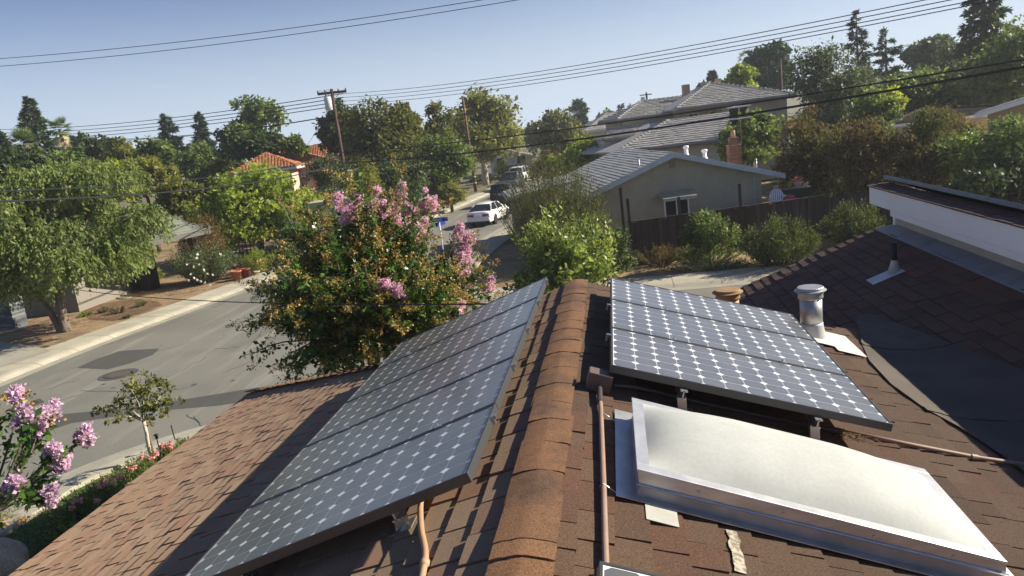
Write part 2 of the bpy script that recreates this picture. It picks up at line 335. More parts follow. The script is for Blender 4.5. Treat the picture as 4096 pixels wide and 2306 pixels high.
def lay(root, batches, single):
    al = sorted([q for b in batches for q in b], key=lambda q: -q[0]); rest = {}
    for i, (s, p, (o, u, v, nn, R, kind, mat, name, part)) in enumerate(al):
        if i < single and s > 0:
            ob = bpy.data.objects.new(name, unit_piece(kind, mat)); COL.objects.link(ob); ob.parent = part
            ob.matrix_basis = Matrix.Translation(o+u*p[0]+v*p[2]+nn*.002-origin(part)) @ R.to_4x4() @ Matrix.Diagonal((p[1]-p[0], p[3], p[4], 1))
        else: rest.setdefault((part.name, kind, mat.name), []).append((p, o, u, v, nn, part, kind, mat, name))
    for (pn, kind, mn), lst in rest.items():
        me0 = unit_piece(kind, lst[0][7]); vv = np.array([q.co[:] for q in me0.vertices]); fs = [tuple(f.vertices) for f in me0.polygons]
        b = MB(); org = np.array(origin(lst[0][5]))
        for p, o, u, v, nn, part, kind, mat, name in lst:
            w = np.array(o+u*p[0]+v*p[2]+nn*.002)+np.outer(vv[:, 0]*(p[1]-p[0]), u)+np.outer(vv[:, 1]*p[3], v)+np.outer(vv[:, 2]*p[4], nn)-org
            k = len(b.v); b.v += w.tolist(); b.f += [tuple(i+k for i in f) for f in fs]; b.m += [0]*len(fs)
        stuff(b.build(lst[0][8]+'_field', lst[0][7], lst[0][5], kind == 'barrel', world=False))
# ------------------------------------------------------------------ our own house: the roof the camera stands on
RX, RZ, mL, mR = -.439, CAMH-1.44, .37, .34
zL = lambda x: RZ+mL*(x-RX)
zR = lambda x: RZ-mR*(x-RX)
zP = lambda x: CAMH-3.4+.367*x
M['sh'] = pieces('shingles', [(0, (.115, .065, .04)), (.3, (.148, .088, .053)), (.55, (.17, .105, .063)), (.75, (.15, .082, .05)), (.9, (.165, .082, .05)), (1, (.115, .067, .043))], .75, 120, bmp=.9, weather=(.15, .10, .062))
M['shl'] = pieces('shingles_lit_slope', [(0, (.22, .142, .092)), (.3, (.26, .18, .118)), (.55, (.285, .203, .134)), (.75, (.25, .158, .105)), (.9, (.255, .143, .098)), (1, (.22, .148, .097))], .6, 190, bmp=.6, weather=(.27, .185, .115))  # same shingles, lighter: this slope's lit brightness is put into the colour
M['shd'] = pieces('shingles_shaded_slope', [(0, (.085, .045, .036)), (.3, (.125, .07, .052)), (.6, (.10, .06, .048)), (.8, (.14, .066, .048)), (1, (.075, .046, .04))], .6, 190, bmp=.6)  # same shingles, darker: the shade on these slopes is painted in
M['cap'] = pieces('ridge_cap', [(0, (.26, .132, .062)), (.5, (.23, .12, .06)), (1, (.27, .142, .07))], .8, 130, bmp=1.0, weather=(.085, .057, .04), wscale=3.2)
M['deck'] = surf('roof_deck', (.045, .033, .028), rough=.95)
M['mat'] = surf('rolled_roofing', (.078, .066, .056), (.125, .105, .085), 2.2, c3=(.055, .046, .04), s3=1.1, lo3=.5, hi3=.75, rough=.95, fine=.35, fscale=230, bmp=.5, bscale=200, bdist=.002)
M['white'] = surf('white_paint', (.88, .885, .88), (.83, .835, .83), 2, rough=.55, bmp=.08, bscale=20)
M['stucco_own'] = surf('own_stucco', (.48, .45, .38), (.42, .39, .33), 3, rough=.9, fine=.08, fscale=60, bmp=.3, bscale=60)
M['galv'] = surf('galvanised', (.50, .51, .51), (.36, .375, .38), 9, rough=.5, metal=.75, bmp=.05, bscale=30)
M['alu'] = surf('aluminium', (.66, .665, .66), (.52, .525, .52), 7, rough=.46, metal=.8, stretch=(1, 1, 4))
M['flash'] = surf('flashing_grey', (.33, .345, .36), (.26, .27, .285), 4, rough=.6, metal=.3)
HOUSE = thing('shingled_house', 'house with brown shingle roof seen from on top, carrying the solar panels', 'house', (0, 4, 0))
b = MB(); e = .03
YN = -1.5; EX = -5.57; YH = 6.95; HX = -2.2; HC = 10.15
b.poly([(RX, YN, RZ-e), (RX, YH, RZ-e), (HX, YH, zL(HX)-e), (EX, HC, zL(EX)-e), (EX, YN, zL(EX)-e)])
b.poly([(RX, YH, RZ-e), (RX, YN, RZ-e), (2.56, YN, zR(2.56)-e), (2.56, 8.0, zR(2.56)-e), (1.32, YH, zR(1.32)-e)])
hz = lambda y: zL(HX)-.39*(y-YH)
b.poly([(HX, YH, zL(HX)-e), (1.32, YH, zR(1.32)-e), (2.56, 8.0, zR(2.56)-e), (1.2, 9.2, hz(9.2)-e), (1.2, HC, zL(EX)-e), (EX, HC, zL(EX)-e)])
b.poly([(2.56, YN, zP(2.56)-e), (3.86, YN, zP(3.86)-e), (3.86, 11.7, zP(3.86)-e), (1.2, 11.7, zP(1.2)-e), (1.2, 9.2, zP(1.2)-e), (2.56, 8.0, zP(2.56)-e)])
ROOF = b.build('roof', M['deck'], HOUSE)
b = MB()
b.poly([(RX, YH, RZ-.05), (1.32, YH, zR(1.32)-.05), (1.32, YH, zR(1.32)-.12), (HX, YH, zL(HX)-.12), (HX, YH, zL(HX)-.05)])
b.box(-5.1, YN, 0, 1.0, 9.7, 2.55); b.box(1.0, YN, 0, 3.85, 11.3, 2.9); b.box(3.85, YN, 0, 6, 11.3, CAMH-2.6)
b.build('wall', M['stucco_own'], HOUSE)
b = MB()
b.box(EX-.03, YN, zL(EX)-.2, EX+.0, HC, zL(EX)-.035); b.box(EX, HC, zL(EX)-.2, 1.2, HC+.03, zL(EX)-.035)
b.hexa([(1.2, 11.68, zP(1.2)-.2), (3.86, 11.68, zP(3.86)-.2), (3.86, 11.71, zP(3.86)-.2), (1.2, 11.71, zP(1.2)-.2), (1.2, 11.68, zP(1.2)-.032), (3.86, 11.68, zP(3.86)-.032), (3.86, 11.71, zP(3.86)-.032), (1.2, 11.71, zP(1.2)-.032)])
b.build('eave_board', M['white'], HOUSE)
sL = math.hypot(1, mL); sR_ = math.hypot(1, mR); sP = math.hypot(1, .367)
lenL = (RX-EX)*sL; lenR = (2.56-RX)*sR_
def u1L(v):
    x = EX+v/sL; return (YH if x > HX else YH+(HX-x)*(HC-YH)/(HX-EX))-YN
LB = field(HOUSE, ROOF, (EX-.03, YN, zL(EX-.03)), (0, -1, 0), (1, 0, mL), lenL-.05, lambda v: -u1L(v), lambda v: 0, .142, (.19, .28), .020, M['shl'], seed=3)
def u1R(v):
    x = 2.56-v/sR_; return (YH if x < 1.32 else YH+(x-1.32)*(8.0-YH)/(2.56-1.32))-YN
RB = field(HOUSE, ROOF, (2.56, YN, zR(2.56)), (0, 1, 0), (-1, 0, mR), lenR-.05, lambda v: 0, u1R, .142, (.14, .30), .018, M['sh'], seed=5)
def u0P(v):                                # lower end follows the valley
    x = 1.2+v/sP; y = -8 if x >= 2.56 else 9.2-(x-1.2)*(9.2-8.0)/1.36; return max(y, YN)-YN
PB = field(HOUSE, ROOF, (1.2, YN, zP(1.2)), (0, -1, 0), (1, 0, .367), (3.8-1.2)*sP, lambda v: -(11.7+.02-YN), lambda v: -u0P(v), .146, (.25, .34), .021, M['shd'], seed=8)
HB = field(HOUSE, ROOF, (1.2, HC+.03, hz(HC)), (-1, 0, 0), (0, -1, .39), (HC-YH)*math.hypot(1, .39), lambda v: 0 if v < 1.0 else max(0, (v-1)*.55-1.3), lambda v: 1.2-EX-v/math.hypot(1, .39), .142, (.17, .34), .012, M['sh'], seed=9)
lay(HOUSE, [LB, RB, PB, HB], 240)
# ridge and hip caps: bent pieces lapped towards the far end
def caps(p0, p1, dl, dr, n, w, mat, lift=.016, nm='ridge_shingle'):
    p0, p1 = Vector(p0), Vector(p1); ax = (p1-p0); step = ax/n; L = step.length*1.28
    up = Vector((0, 0, 1)); dl, dr = Vector(dl).normalized(), Vector(dr).normalized(); rng = random.Random(7); a = ax.normalized(); mes = []
    for var in range(5):                                   # bent by hand: no two lie quite alike
        prof = []; wl, wr2 = w*rng.uniform(.92, 1.08), w*rng.uniform(.92, 1.08); sk = rng.uniform(-.012, .012)
        for t in (-1, -.75, -.5, -.25, -.1, 0, .1, .25, .5, .75, 1):
            d = dl if t < 0 else dr; q = d*abs(t)*(wl if t < 0 else wr2); prof.append((q+up*(-.016*(1-abs(t))**2), t))
        b = MB(); K = len(prof); cl, cr2 = rng.uniform(-.001, .006), rng.uniform(-.001, .006)
        for s_, li in ((0, lift), (L, .001)):
            for q, t in prof: b.v.append(tuple(a*(s_+sk*t+rng.uniform(-.002, .002))+q+up*(li+(cl if t < -.7 else cr2 if t > .7 else 0)*(s_ == 0)+rng.uniform(-.001, .001))))
        for q, t in prof: b.v.append(tuple(a*sk*t+q+up*(lift-.006)))
        for i in range(K): b.v.append(b.v[i])
        for i in range(K-1): b.f += [(i, i+1, K+i+1, K+i), (3*K+i+1, 3*K+i, 2*K+i, 2*K+i+1)]; b.m += [0, 0]
        mes.append(b.mesh(nm, mat, True))
    for i in range(n):
        ob = link(nm, mes[rng.randrange(5)], ROOF); ob.location = p0+step*(i+rng.uniform(-.12, .12))-origin(ROOF)+Vector((rng.uniform(-.005, .005), 0, rng.uniform(0, .003)))
caps((RX, YN, RZ+.027), (RX, YH-.03, RZ+.027), (-1, 0, -mL), (1, 0, -mR), 30, .118, M['cap'], .0045)
for k, yy in enumerate((1.2, 2.05, 2.32, 2.43)):                 # thicker patched caps near the camera
    caps((RX, yy, RZ+.029), (RX, yy+.3, RZ+.029), (-1, 0, -mL), (1, 0, -mR), 1, .128, M['cap'], .013)
hipd = Vector((HX-EX, -(HC-YH), zL(HX)-zL(EX)))
caps((EX-.02, HC+.02, zL(EX)+.032), (HX, YH, zL(HX)+.032), (-.62, -.78, -.12), (.62, .78, -.30), 27, .13, M['cap'], nm='hip_shingle')
# valley mat of rolled roofing
b = MB(); rows = []
for y, xa, xb in ((8.25, 2.40, 2.52), (7.9, 2.28, 2.62), (7.5, 2.19, 2.70), (7.0, 2.06, 2.80), (6.4, 1.94, 2.92), (5.8, 1.91, 3.03), (5.35, 1.98, 3.12), (5.1, 2.1, 3.2), (4.6, 2.2, 3.3), (3.5, 2.25, 3.4), (1, 2.3, 3.5)):
    r = []
    for i in range(13):
        x = xa+(xb-xa)*i/12; z = max(zR(x), zP(x)); d = abs(x-2.565); z += .075*math.exp(-(d/.22)**2)+.032; r.append((x, y, z))
    rows.append(r)
for a, c in zip(rows, rows[1:]):
    for i in range(12): b.quad(a[i], c[i], c[i+1], a[i+1])
vm = b.build('valley_mat', M['mat'], ROOF, True)
for k_, yy in enumerate((6.75, 5.25)):                     # lapped seams across the mat
    sm = MB(); ra = min(rows, key=lambda r: abs(r[0][1]-yy)); pr_ = random.Random(k_)
    for i in range(12):
        a_, c_ = ra[i], ra[i+1]; w_ = .05+.02*pr_.random(); sm.hexa([(a_[0], a_[1]-w_, a_[2]+.001), (c_[0], c_[1]-w_, c_[2]+.001), (c_[0], c_[1]+.03, c_[2]+.001), (a_[0], a_[1]+.03, a_[2]+.001), (a_[0], a_[1]-w_, a_[2]+.007), (c_[0], c_[1]-w_, c_[2]+.007), (c_[0], c_[1]+.03, c_[2]+.004), (a_[0], a_[1]+.03, a_[2]+.004)])
    sm.build('lap_seam', M['mat'], vm)
# upper part: wall, flashing, fascia, upper roof
ZF = CAMH-1.416
b = MB(); b.hexa([(3.64, YN, zP(3.64)+.02), (3.86, YN, zP(3.86)+.02), (3.86, 11.45, zP(3.86)+.02), (3.64, 11.6, zP(3.64)+.02), (3.64, YN, zP(3.64)+.027), (3.86, YN, zP(3.86)+.035), (3.86, 11.45, zP(3.86)+.035), (3.64, 11.6, zP(3.64)+.027)])
fl = b.build('flashing', M['flash'], HOUSE)
for k, yy in enumerate((10.0, 7.2, 4.2)):
    b = MB(); b.hexa([(3.645, yy, zP(3.645)+.03), (3.85, yy, zP(3.85)+.04), (3.85, yy+.02, zP(3.85)+.04), (3.645, yy+.02, zP(3.645)+.03), (3.645, yy, zP(3.645)+.034), (3.85, yy, zP(3.85)+.044), (3.85, yy+.02, zP(3.85)+.044), (3.645, yy+.02, zP(3.645)+.034)]); b.build('seam', M['flash'], fl)
b = MB(); b.box(3.855, YN, 3.6, 3.95, 11.4, ZF-.25); b.build('upper_wall', M['stucco_own'], HOUSE)
b = MB(); b.box(3.83, 11.36, 3.85, 3.96, 11.44, ZF-.26); b.build('corner_board', M['white'], HOUSE)
fb_ = MB(); fb_.box(3.60, YN, ZF-.25, 3.635, 11.7, ZF); FA = fb_.build('fascia', M['white'], HOUSE, bevel=.004)
b = MB(); b.box(3.615, YN, ZF-.335, 3.65, 8.6, ZF-.252); b.build('fascia_board', M['white'], FA, bevel=.003)
b = MB(); b.box(3.615, 8.606, ZF-.335, 3.65, 10.9, ZF-.252); b.build('fascia_board', M['white'], FA, bevel=.003)
b = MB(); b.box(3.64, YN, ZF-.26, 3.86, 11.65, ZF-.24); b.build('soffit', M['white'], HOUSE)
b = MB(); b.quad((3.59, YN, ZF-.005), (3.86, YN, ZF+.02), (3.86, 11.74, ZF+.02), (3.59, 11.74, ZF-.005)); b.quad((3.86, YN, ZF+.02), (10, YN, ZF-2.4), (10, 11.74, ZF-2.4), (3.86, 11.74, ZF+.02)); b.poly([(3.64, 11.7, ZF-.25), (10, 11.7, ZF-2.8), (10, 11.7, ZF-2.45), (4.0, 11.7, ZF-.02), (3.64, 11.7, ZF-.03)][::-1])
UR = b.build('upper_roof', M['deck'], HOUSE)
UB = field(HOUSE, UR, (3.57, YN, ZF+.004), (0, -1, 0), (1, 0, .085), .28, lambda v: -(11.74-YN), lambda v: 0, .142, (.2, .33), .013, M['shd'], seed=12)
lay(HOUSE, [UB], 40)
# ------------------------------------------------------------------ solar panels
M['frame'] = surf('panel_frame', (.10, .10, .10), rough=.42, metal=.7)
M['frame_side'] = surf('panel_frame_side', (.17, .17, .16), (.12, .12, .115), 6, rough=.45, metal=.6)
def glassy(name, c, c2=None, rough=.12, dust=.12):
    m, n, out = _nt(name); b = N(n, 'ShaderNodeBsdfPrincipled', i_Roughness=.5); b.inputs['Coat Weight'].default_value = 1; b.inputs['Coat Roughness'].default_value = rough; b.inputs['Coat IOR'].default_value = 1.65
    b.inputs['Specular IOR Level'].default_value = .2
    col = c if c2 is None else mixc(n, c, c2, rnd(n)); d = noise(n, pos(n), 2.2, 6, .7, .2, .9)
    mr = N(n, 'ShaderNodeMapRange', i_3=dust*.6, i_4=dust*1.4); n.links.new(d, mr.inputs[0])
    n.links.new(mixc(n, col, (.40, .40, .36), mr.outputs[0]), b.inputs['Base Color']); n.links.new(b.outputs[0], out.inputs[0]); return m
M['cell'] = glassy('solar_cell', (.018, .020, .025), (.036, .038, .043), .20, .22)
M['sheet'] = glassy('back_sheet', (.84, .85, .86), None, .25, .05)
M['steel'] = surf('stainless', (.6, .6, .6), rough=.3, metal=1)
PW, PD, PT = 1.559, .798, .046
def cell_mesh():
    b = MB(); s = .0623; c = .0222
    pts = [(-s+c, -s), (s-c, -s), (s, -s+c), (s, s-c), (s-c, s), (-s+c, s), (-s, s-c), (-s, -s+c)]
    b.poly([(x, y, 0) for x, y in pts]); b.poly([(x, y, -.0008) for x, y in pts][::-1]); return b.mesh('cell', M['cell'])
CELL = cell_mesh(); FR = SH = None
def panel_meshes():
    f = MB(); w = .012
    f.box(0, 0, -PT, PW, w, 0); f.box(0, PD-w, -PT, PW, PD, 0, 0); f.box(0, w, -PT, w, PD-w, 0, 0); f.box(PW-w, w, -PT, PW, PD-w, 0, 0)
    for x0, y0, x1, y1 in ((w, w, PW-w, w+.02), (w, PD-w-.02, PW-w, PD-w)): f.box(x0, y0, -PT, x1, y1, -PT+.003)
    fr = f.mesh('frame', M['frame'])
    s = MB(); s.box(w-.001, w-.001, -.009, PW-w+.001, PD-w+.001, -.005); return fr, s.mesh('back_sheet', M['sheet'])
FR, SH = panel_meshes()
def make_clamp():
    b = MB(); b.box(-.02, -.011, .0, .02, .011, .006); b.box(-.02, -.004, -.04, .02, .004, 0); b.lathe((0, 0, .006), [(.008, 0), (.008, .007)], 6); b.lathe((0, 0, .013), [(.0045, 0), (.0045, .012)], 6); return b.mesh('clamp', M['steel'])
CLAMP = make_clamp()
def panel(label, loc, ang, group, clamps, side_clamps=()):
    t = thing('solar_panel', label, 'solar panel', loc, 0, group); t.rotation_euler = (0, ang, 0)
    link('frame', FR, t, .0015); link('back_sheet', SH, t)
    px = (PW-.03)/12; py = (PD-.03)/6
    for i in range(12):
        for j in range(6):
            c = link('cell', CELL, t); c.location = (.015+px*(i+.5), .015+py*(j+.5), -.0046)
    for x in clamps:
        c = link('clamp', CLAMP, t); c.location = (x, PD+.005, .001)
    for y in side_clamps:
        b = MB(); b.box(0, y-.014, -.05, .014, y+.014, -.012); b.box(0, y-.014, -.012, .03, y+.014, -.006); b.lathe((.014, y, -.02), [(.008, 0), (.008, .012)], 6, axis=(1, 0, 0))
        c = b.build('bracket', M['steel'], t, world=False); c.location = (PW, 0, .004) if ang < 0 else (-.03, 0, .004)
    return t
aL = -math.atan(.3525); aR = math.atan(.306)
ordn = ['nearest', 'second nearest', 'middle', 'second farthest', 'farthest']
LX, LZ = -2.185, CAMH-1.882
for i in range(5):
    panel('%s of five grey solar panels on the left roof slope' % ordn[i], (LX, 2.883+.808*i, LZ), aL, 'solar panels on the left slope', (.33, 1.22) if i < 4 else (), (.62,))
RXp, RZp = -.118, CAMH-1.354
for i in range(3):
    panel(['nearest of three solar panels beside the skylight', 'middle of three solar panels right of the ridge', 'farthest of three solar panels right of the ridge, by the metal flue'][i], (RXp, 4.141+.808*i, RZp), aR, 'solar panels on the right slope', (.42, 1.13) if i < 2 else (), (.62,))
panel('solar panel at the bottom edge, only its far corner showing below the skylight', (-.156, 2.168-PD, CAMH-1.344), aR, None, ())
# rails under the arrays
M['rail'] = surf('rail', (.5, .5, .5), rough=.4, metal=.9)
def rail(label, X0, Z0, ang, sx, y0, y1, grp):
    c, s = math.cos(ang), -math.sin(ang); p = Vector((X0+sx*c, y0, Z0+sx*s)); nrm = Vector((math.sin(ang), 0, math.cos(ang)))
    t = thing('mounting_rail', label, 'mounting rail', p-nrm*.11, 0, grp)
    b = MB(); ax = Vector((c, 0, s))
    for o1, o2, hw, hh in ((0, -.052, .02, .004), (0, -.075, .004, .025), (0, -.098, .02, .004)): b.obox(p+nrm*o2+Vector((0, (y1-y0)/2, 0)), ax*hw, (0, (y1-y0)/2, 0), nrm*hh)
    b.build('channel', M['rail'], t)
    for yy in (y0+.06, (y0+y1)/2, y1-.5):
        q = Vector((p.x, yy, p.z))-nrm*.1; rz = (zL if ang < 0 else zR)(q.x); b = MB()
        b.obox((q.x, yy, (q.z+rz)/2), (.025, 0, 0), (0, .02, 0), (0, 0, max(.01, (q.z-rz)/2))); b.obox((q.x, yy, rz+.016), ax*.06, (0, .05, 0), nrm*.004); b.build('foot', M['rail'], t)
rail('upper aluminium rail under the near end of the left panels', LX, LZ, aL, 1.15, 2.93, 6.9, 'rails under the panels')
rail('lower aluminium rail hidden in shade under the left panels', LX, LZ, aL, .35, 2.93, 6.9, 'rails under the panels')
rail('aluminium rail under the right panels, behind the skylight corner', RXp, RZp, aR, .42, 4.10, 6.5, 'rails under the panels')
rail('aluminium rail under the low end of the right panels', RXp, RZp, aR, 1.16, 4.10, 6.5, 'rails under the panels')
# upper-roof array seen edge on
for i in range(4):
    t = thing('solar_panel', ['near', 'second', 'third', 'farthest'][i]+' dark solar panel edge standing above the white fascia', 'solar panel', (3.80, 5.4+1.57*i, CAMH-1.27), 0, 'solar panels on the upper roof'); t.rotation_euler = (0, math.atan(.42), 0)
    b = MB(); b.box(0, 0, -.05, .79, 1.56, 0); b.build('frame', M['frame_side'], t, world=False, bevel=.002)
    b = MB(); b.box(.015, .015, .001, .775, 1.545, .003); b.build('glass', M['cell'], t, world=False)
t = thing('cable_bundle', 'black cables slung under the upper solar panels', 'cable', (3.9, 9, CAMH-1.45)); b = MB()
rng = random.Random(2)
for k in range(4): b.tube(smoothpath([(3.83+rng.uniform(-.03, .05), 10.6-.75*i, CAMH-1.43-.02*rng.random()-(.03 if i % 2 else 0)) for i in range(8)], 4), .008, 5)
b.build('cable', surf('black_rubber', (.015, .015, .016), rough=.6), t)
# ------------------------------------------------------------------ skylight
M['dome'] = surf('acrylic_dome', (.43, .45, .425), (.395, .41, .385), 5, rough=.7, spec=.2, fine=.05, fscale=60, c3=(.34, .35, .32), s3=2.2, lo3=.6, hi3=.85)
x0, x1, y0, y1 = -.005, 1.385, 2.975, 3.775; sz = lambda x, h: zR(x)+h
SK = thing('skylight', 'white domed skylight in an aluminium frame on the right roof slope', 'skylight', ((x0+x1)/2, (y0+y1)/2, zR(.7)))
def ring(mb, xi0, xi1, yi0, yi1, ha, xo0, xo1, yo0, yo1, hb):     # sloped band between two rectangles
    a = [(xi0, yi0), (xi1, yi0), (xi1, yi1), (xi0, yi1)]; c = [(xo0, yo0), (xo1, yo0), (xo1, yo1), (xo0, yo1)]
    for i in range(4):
        j = (i+1) % 4; mb.quad((*c[i], sz(c[i][0], hb)), (*c[j], sz(c[j][0], hb)), (*a[j], sz(a[j][0], ha)), (*a[i], sz(a[i][0], ha)))
b = MB(); ring(b, x0+.0, x1-.0, y0+.0, y1-.0, .095, x0-.035, x1+.035, y0-.006, y1+.035, .018); b.build('curb_flashing', surf('dull_aluminium', (.50, .49, .47), (.38, .37, .355), 6, rough=.5, metal=.55), SK)
b = MB(); b.hexa([(x, y, sz(x, h)) for h in (.028, .032) for x, y in ((x0-.11, y0-.05), (x1+.11, y0-.05), (x1+.11, y1+.11), (x0-.11, y1+.11))]); b.build('apron', M['alu'], SK)
b = MB(); ring(b, x0-.012, x1+.012, y0-.012, y1+.012, .15, x0-.012, x1+.012, y0-.012, y1+.012, .09); b.build('frame_side', M['alu'], SK)
b = MB()
for a in ((x0-.016, x1+.016, y0-.016, y0+.042), (x0-.016, x1+.016, y1-.042, y1+.016), (x0-.016, x0+.042, y0+.042, y1-.042), (x1-.042, x1+.016, y0+.042, y1-.042)):
    b.hexa([(x, y, sz(x, h)) for h in (.148, .16) for x, y in ((a[0], a[2]), (a[1], a[2]), (a[1], a[3]), (a[0], a[3]))])
b.build('frame_top', M['alu'], SK, bevel=.003)
b = MB(); b.tube([(x0-.02, y0-.016, sz(x0, .095)), (x1+.02, y0-.016, sz(x1, .095))], .005, 5); b.build('drip_edge', M['alu'], SK)
b = MB(); nx, ny = 34, 22; dx0, dx1, dy0, dy1 = x0+.036, x1-.036, y0+.036, y1-.036
for i in range(nx+1):
    for j in range(ny+1):
        u, v = i/nx, j/ny; x, y = dx0+(dx1-dx0)*u, dy0+(dy1-dy0)*v; au, av = 1-abs(2*u-1), 1-abs(2*v-1)
        f = lambda t, k: (1-math.exp(-t*k))/(1-math.exp(-k)); h = .012+.125*f(min(au*1.5, 1), 2.6)*f(min(av*1.1, 1), 2.4); b.v.append((x, y, sz(x, .147+h)))
for i in range(nx):
    for j in range(ny): k = i*(ny+1)+j; b.f.append((k, k+ny+1, k+ny+2, k+1)); b.m.append(0)
b.build('dome', M['dome'], SK, True)
for k, x in enumerate((.22, .55, .9, 1.2)):
    b = MB(); b.lathe((x, y0-.012, sz(x, .122)), [(.008, 0), (.006, .005)], 8, axis=(0, -1, 0)); b.build('screw', M['steel'], SK)
b = MB(); b.box(.05, 0, 0, .052, .01, .01)
t = thing('metal_shim', 'small grey metal flashing tab poking out in front of the skylight', 'flashing', (.06, 2.9, zR(.06)))
b = MB(); b.hexa([(x, y, zR(x)+h) for h in (.024, .028) for x, y in ((.0, 2.80), (.125, 2.80), (.125, 2.935), (.0, 2.935))]); b.build('plate', surf('zinc', (.50, .50, .45), (.42, .42, .38), 12, rough=.6, metal=.4), t)
t = thing('sealant_strip', 'cracked pale sealant strip smeared on the shingles at the bottom', 'sealant', (.34, 2.8, zR(.34)))
b = MB(); rng = random.Random(3); pa = [(.325+rng.uniform(-.006, .006)+.012*i/9, 2.60+.30*i/9) for i in range(10)]
for (a, ya), (c, yc) in zip(pa, pa[1:]): b.hexa([(a-.02, ya, zR(a-.02)+.02), (a+.022, ya, zR(a+.022)+.012), (c+.022, yc, zR(c+.022)+.012), (c-.02, yc, zR(c-.02)+.012), (a-.02, ya, zR(a-.02)+.018), (a+.022, ya, zR(a+.022)+.018), (c+.022, yc, zR(c+.022)+.018), (c-.02, yc, zR(c-.02)+.018)])
b.build('strip', surf('sealant', (.42, .39, .30), (.18, .15, .11), 40, .45, .6, rough=.95), t)
# ------------------------------------------------------------------ vents and conduits
M['brownpaint'] = surf('brown_paint', (.34, .21, .105), (.28, .17, .085), 6, rough=.6)
def flue(label, c, h, r, mat, base=True, plate=None):
    t = thing('roof_vent', label, 'roof vent', c); z0 = c[2]
    b = MB(); b.lathe(c, [(r*1.22, -.06), (r*1.16, .03), (r*1.0, .13), (r*.98, .15)], 28); b.build('cone', M['zincw'] if plate else mat, t, True)
    b = MB(); b.lathe(c, [(r*.96, .10), (r*.96, h-.07)], 28); b.build('pipe', mat, t, True)
    b = MB(); b.lathe(c, [(r*1.06, h-.09), (r*1.10, h-.075), (r*1.06, h-.06), (r*1.10, h-.045), (r*1.07, h-.03), (r*1.0, h-.02)], 28); b.build('collar', mat, t, True)
    b = MB(); b.lathe(c, [(r*1.36, h-.022), (r*1.38, h-.016), (r*1.16, h-.008), (r*1.14, h+.008), (r*1.1, h+.012), (.01, h+.013)], 32); b.build('cap', mat, t, False)
    return t
M['zincw'] = surf('painted_flashing', (.55, .56, .55), (.47, .48, .47), 9, rough=.5, metal=.25)
FL = flue('tall galvanised metal flue standing behind the right solar panels', (1.60, 6.86, zR(1.60)), .46, .098, M['galv'], True, True)
b = MB(); b.poly([(x, y, zR(x)+.036) for x, y in ((1.42, 6.6), (1.72, 6.6), (1.72, 6.48), (1.95, 6.48), (1.95, 7.12), (1.42, 7.12))]); b.build('base_flashing', surf('flue_flashing', (.62, .61, .56), rough=.5, metal=.2), FL)
flue('brown painted roof vent cap just past the right solar panels', (1.04, 8.0, hz(8.0)), CAMH-1.9-hz(8.0), .115, M['brownpaint'])
t = thing('brown_post', 'thin brown pipe stub beside the brown roof vent', 'pipe', (.87, 8.05, hz(8.05))); b = MB(); b.lathe((.87, 8.05, hz(8.05)), [(.03, -.05), (.03, .52)], 10); b.build('pipe', surf('dkbrown', (.10, .05, .03), rough=.6), t)
c = Vector((3.19, 9.5, zP(3.19))); t = thing('plumbing_vent', 'thin black plumbing vent pipe on the dark shaded roof', 'vent pipe', c)
b = MB(); b.lathe(c, [(.035, .1), (.035, .38)], 14); b.build('pipe', surf('black_abs', (.015, .015, .018), rough=.5), t, True)
b = MB(); b.lathe(c, [(.085, 0), (.04, .15), (.036, .17)], 14); b.build('boot', M['zincw'], t, True)
b = MB(); b.hexa([(x, y, zP(x)+h) for h in (.03, .034) for x, y in ((2.90, 9.35), (3.26, 9.35), (3.26, 9.62), (2.90, 9.62))]); b.build('base_flashing', M['zincw'], t)
M['emt'] = surf('conduit_paint', (.30, .21, .155), (.24, .16, .12), 8, rough=.6)
def zr(x, h): return zR(x)+h
t = thing('conduit', 'tan painted conduit running along the ridge up to the brown junction box', 'conduit', (-.19, 3.2, zr(-.19, .03)))
b = MB(); b.tube([(-.195, 4.10, zr(-.195, .05)), (-.185, 3.8, zr(-.185, .04)), (-.165, 3.0, zr(-.165, .04)), (-.15, 2.3, zr(-.15, .04)), (-.14, 1.2, zr(-.14, .04))], .0125, 10); b.build('pipe', M['emt'], t, True)
for yy in (3.72, 2.95, 2.35):
    b = MB(); xx = -.165; b.tube([(xx-.0135, yy, zr(xx, .012)), (xx-.0135, yy, zr(xx, .045)), (xx, yy, zr(xx, .055)), (xx+.0145, yy, zr(xx, .045)), (xx+.05, yy, zr(xx, .012))], .003, 5); b.build('strap', M['steel'], t)
b = MB(); b.tube([(-.195, 4.11, zr(-.195, .05)), (-.19, 3.9, zr(-.19, .045))], .0155, 10); b.build('coupling', surf('dk_coupling', (.06, .045, .045), rough=.5), t)
jb = thing('junction_box', 'brown electrical junction box at the near corner of the right panels', 'junction box', (-.2, 4.2, zr(-.2, .0))); b = MB()
ux = Vector((1, 0, -mR)).normalized(); un = Vector((mR, 0, 1)).normalized(); b.obox(Vector((-.195, 4.17, zr(-.195, .07))), ux*.07, (0, .055, 0), un*.055); b.build('box', surf('jbox', (.13, .085, .07), rough=.5), jb, bevel=.006)
t = thing('flexible_conduit', 'grey flexible conduit drooping from the junction box under the right panels', 'conduit', (.2, 4.3, zr(.2, .02)))
b = MB(); b.tube(smoothpath([(-.12, 4.18, zr(-.12, .06)), (-.02, 4.2, zr(-.02, .07)), (.12, 4.27, zr(.12, .05)), (.35, 4.33, zr(.35, .03)), (.75, 4.36, zr(.75, .03)), (1.15, 4.40, zr(1.15, .03))], 5), .011, 8); b.build('pipe', surf('greyflex', (.09, .085, .085), rough=.5), t, True)
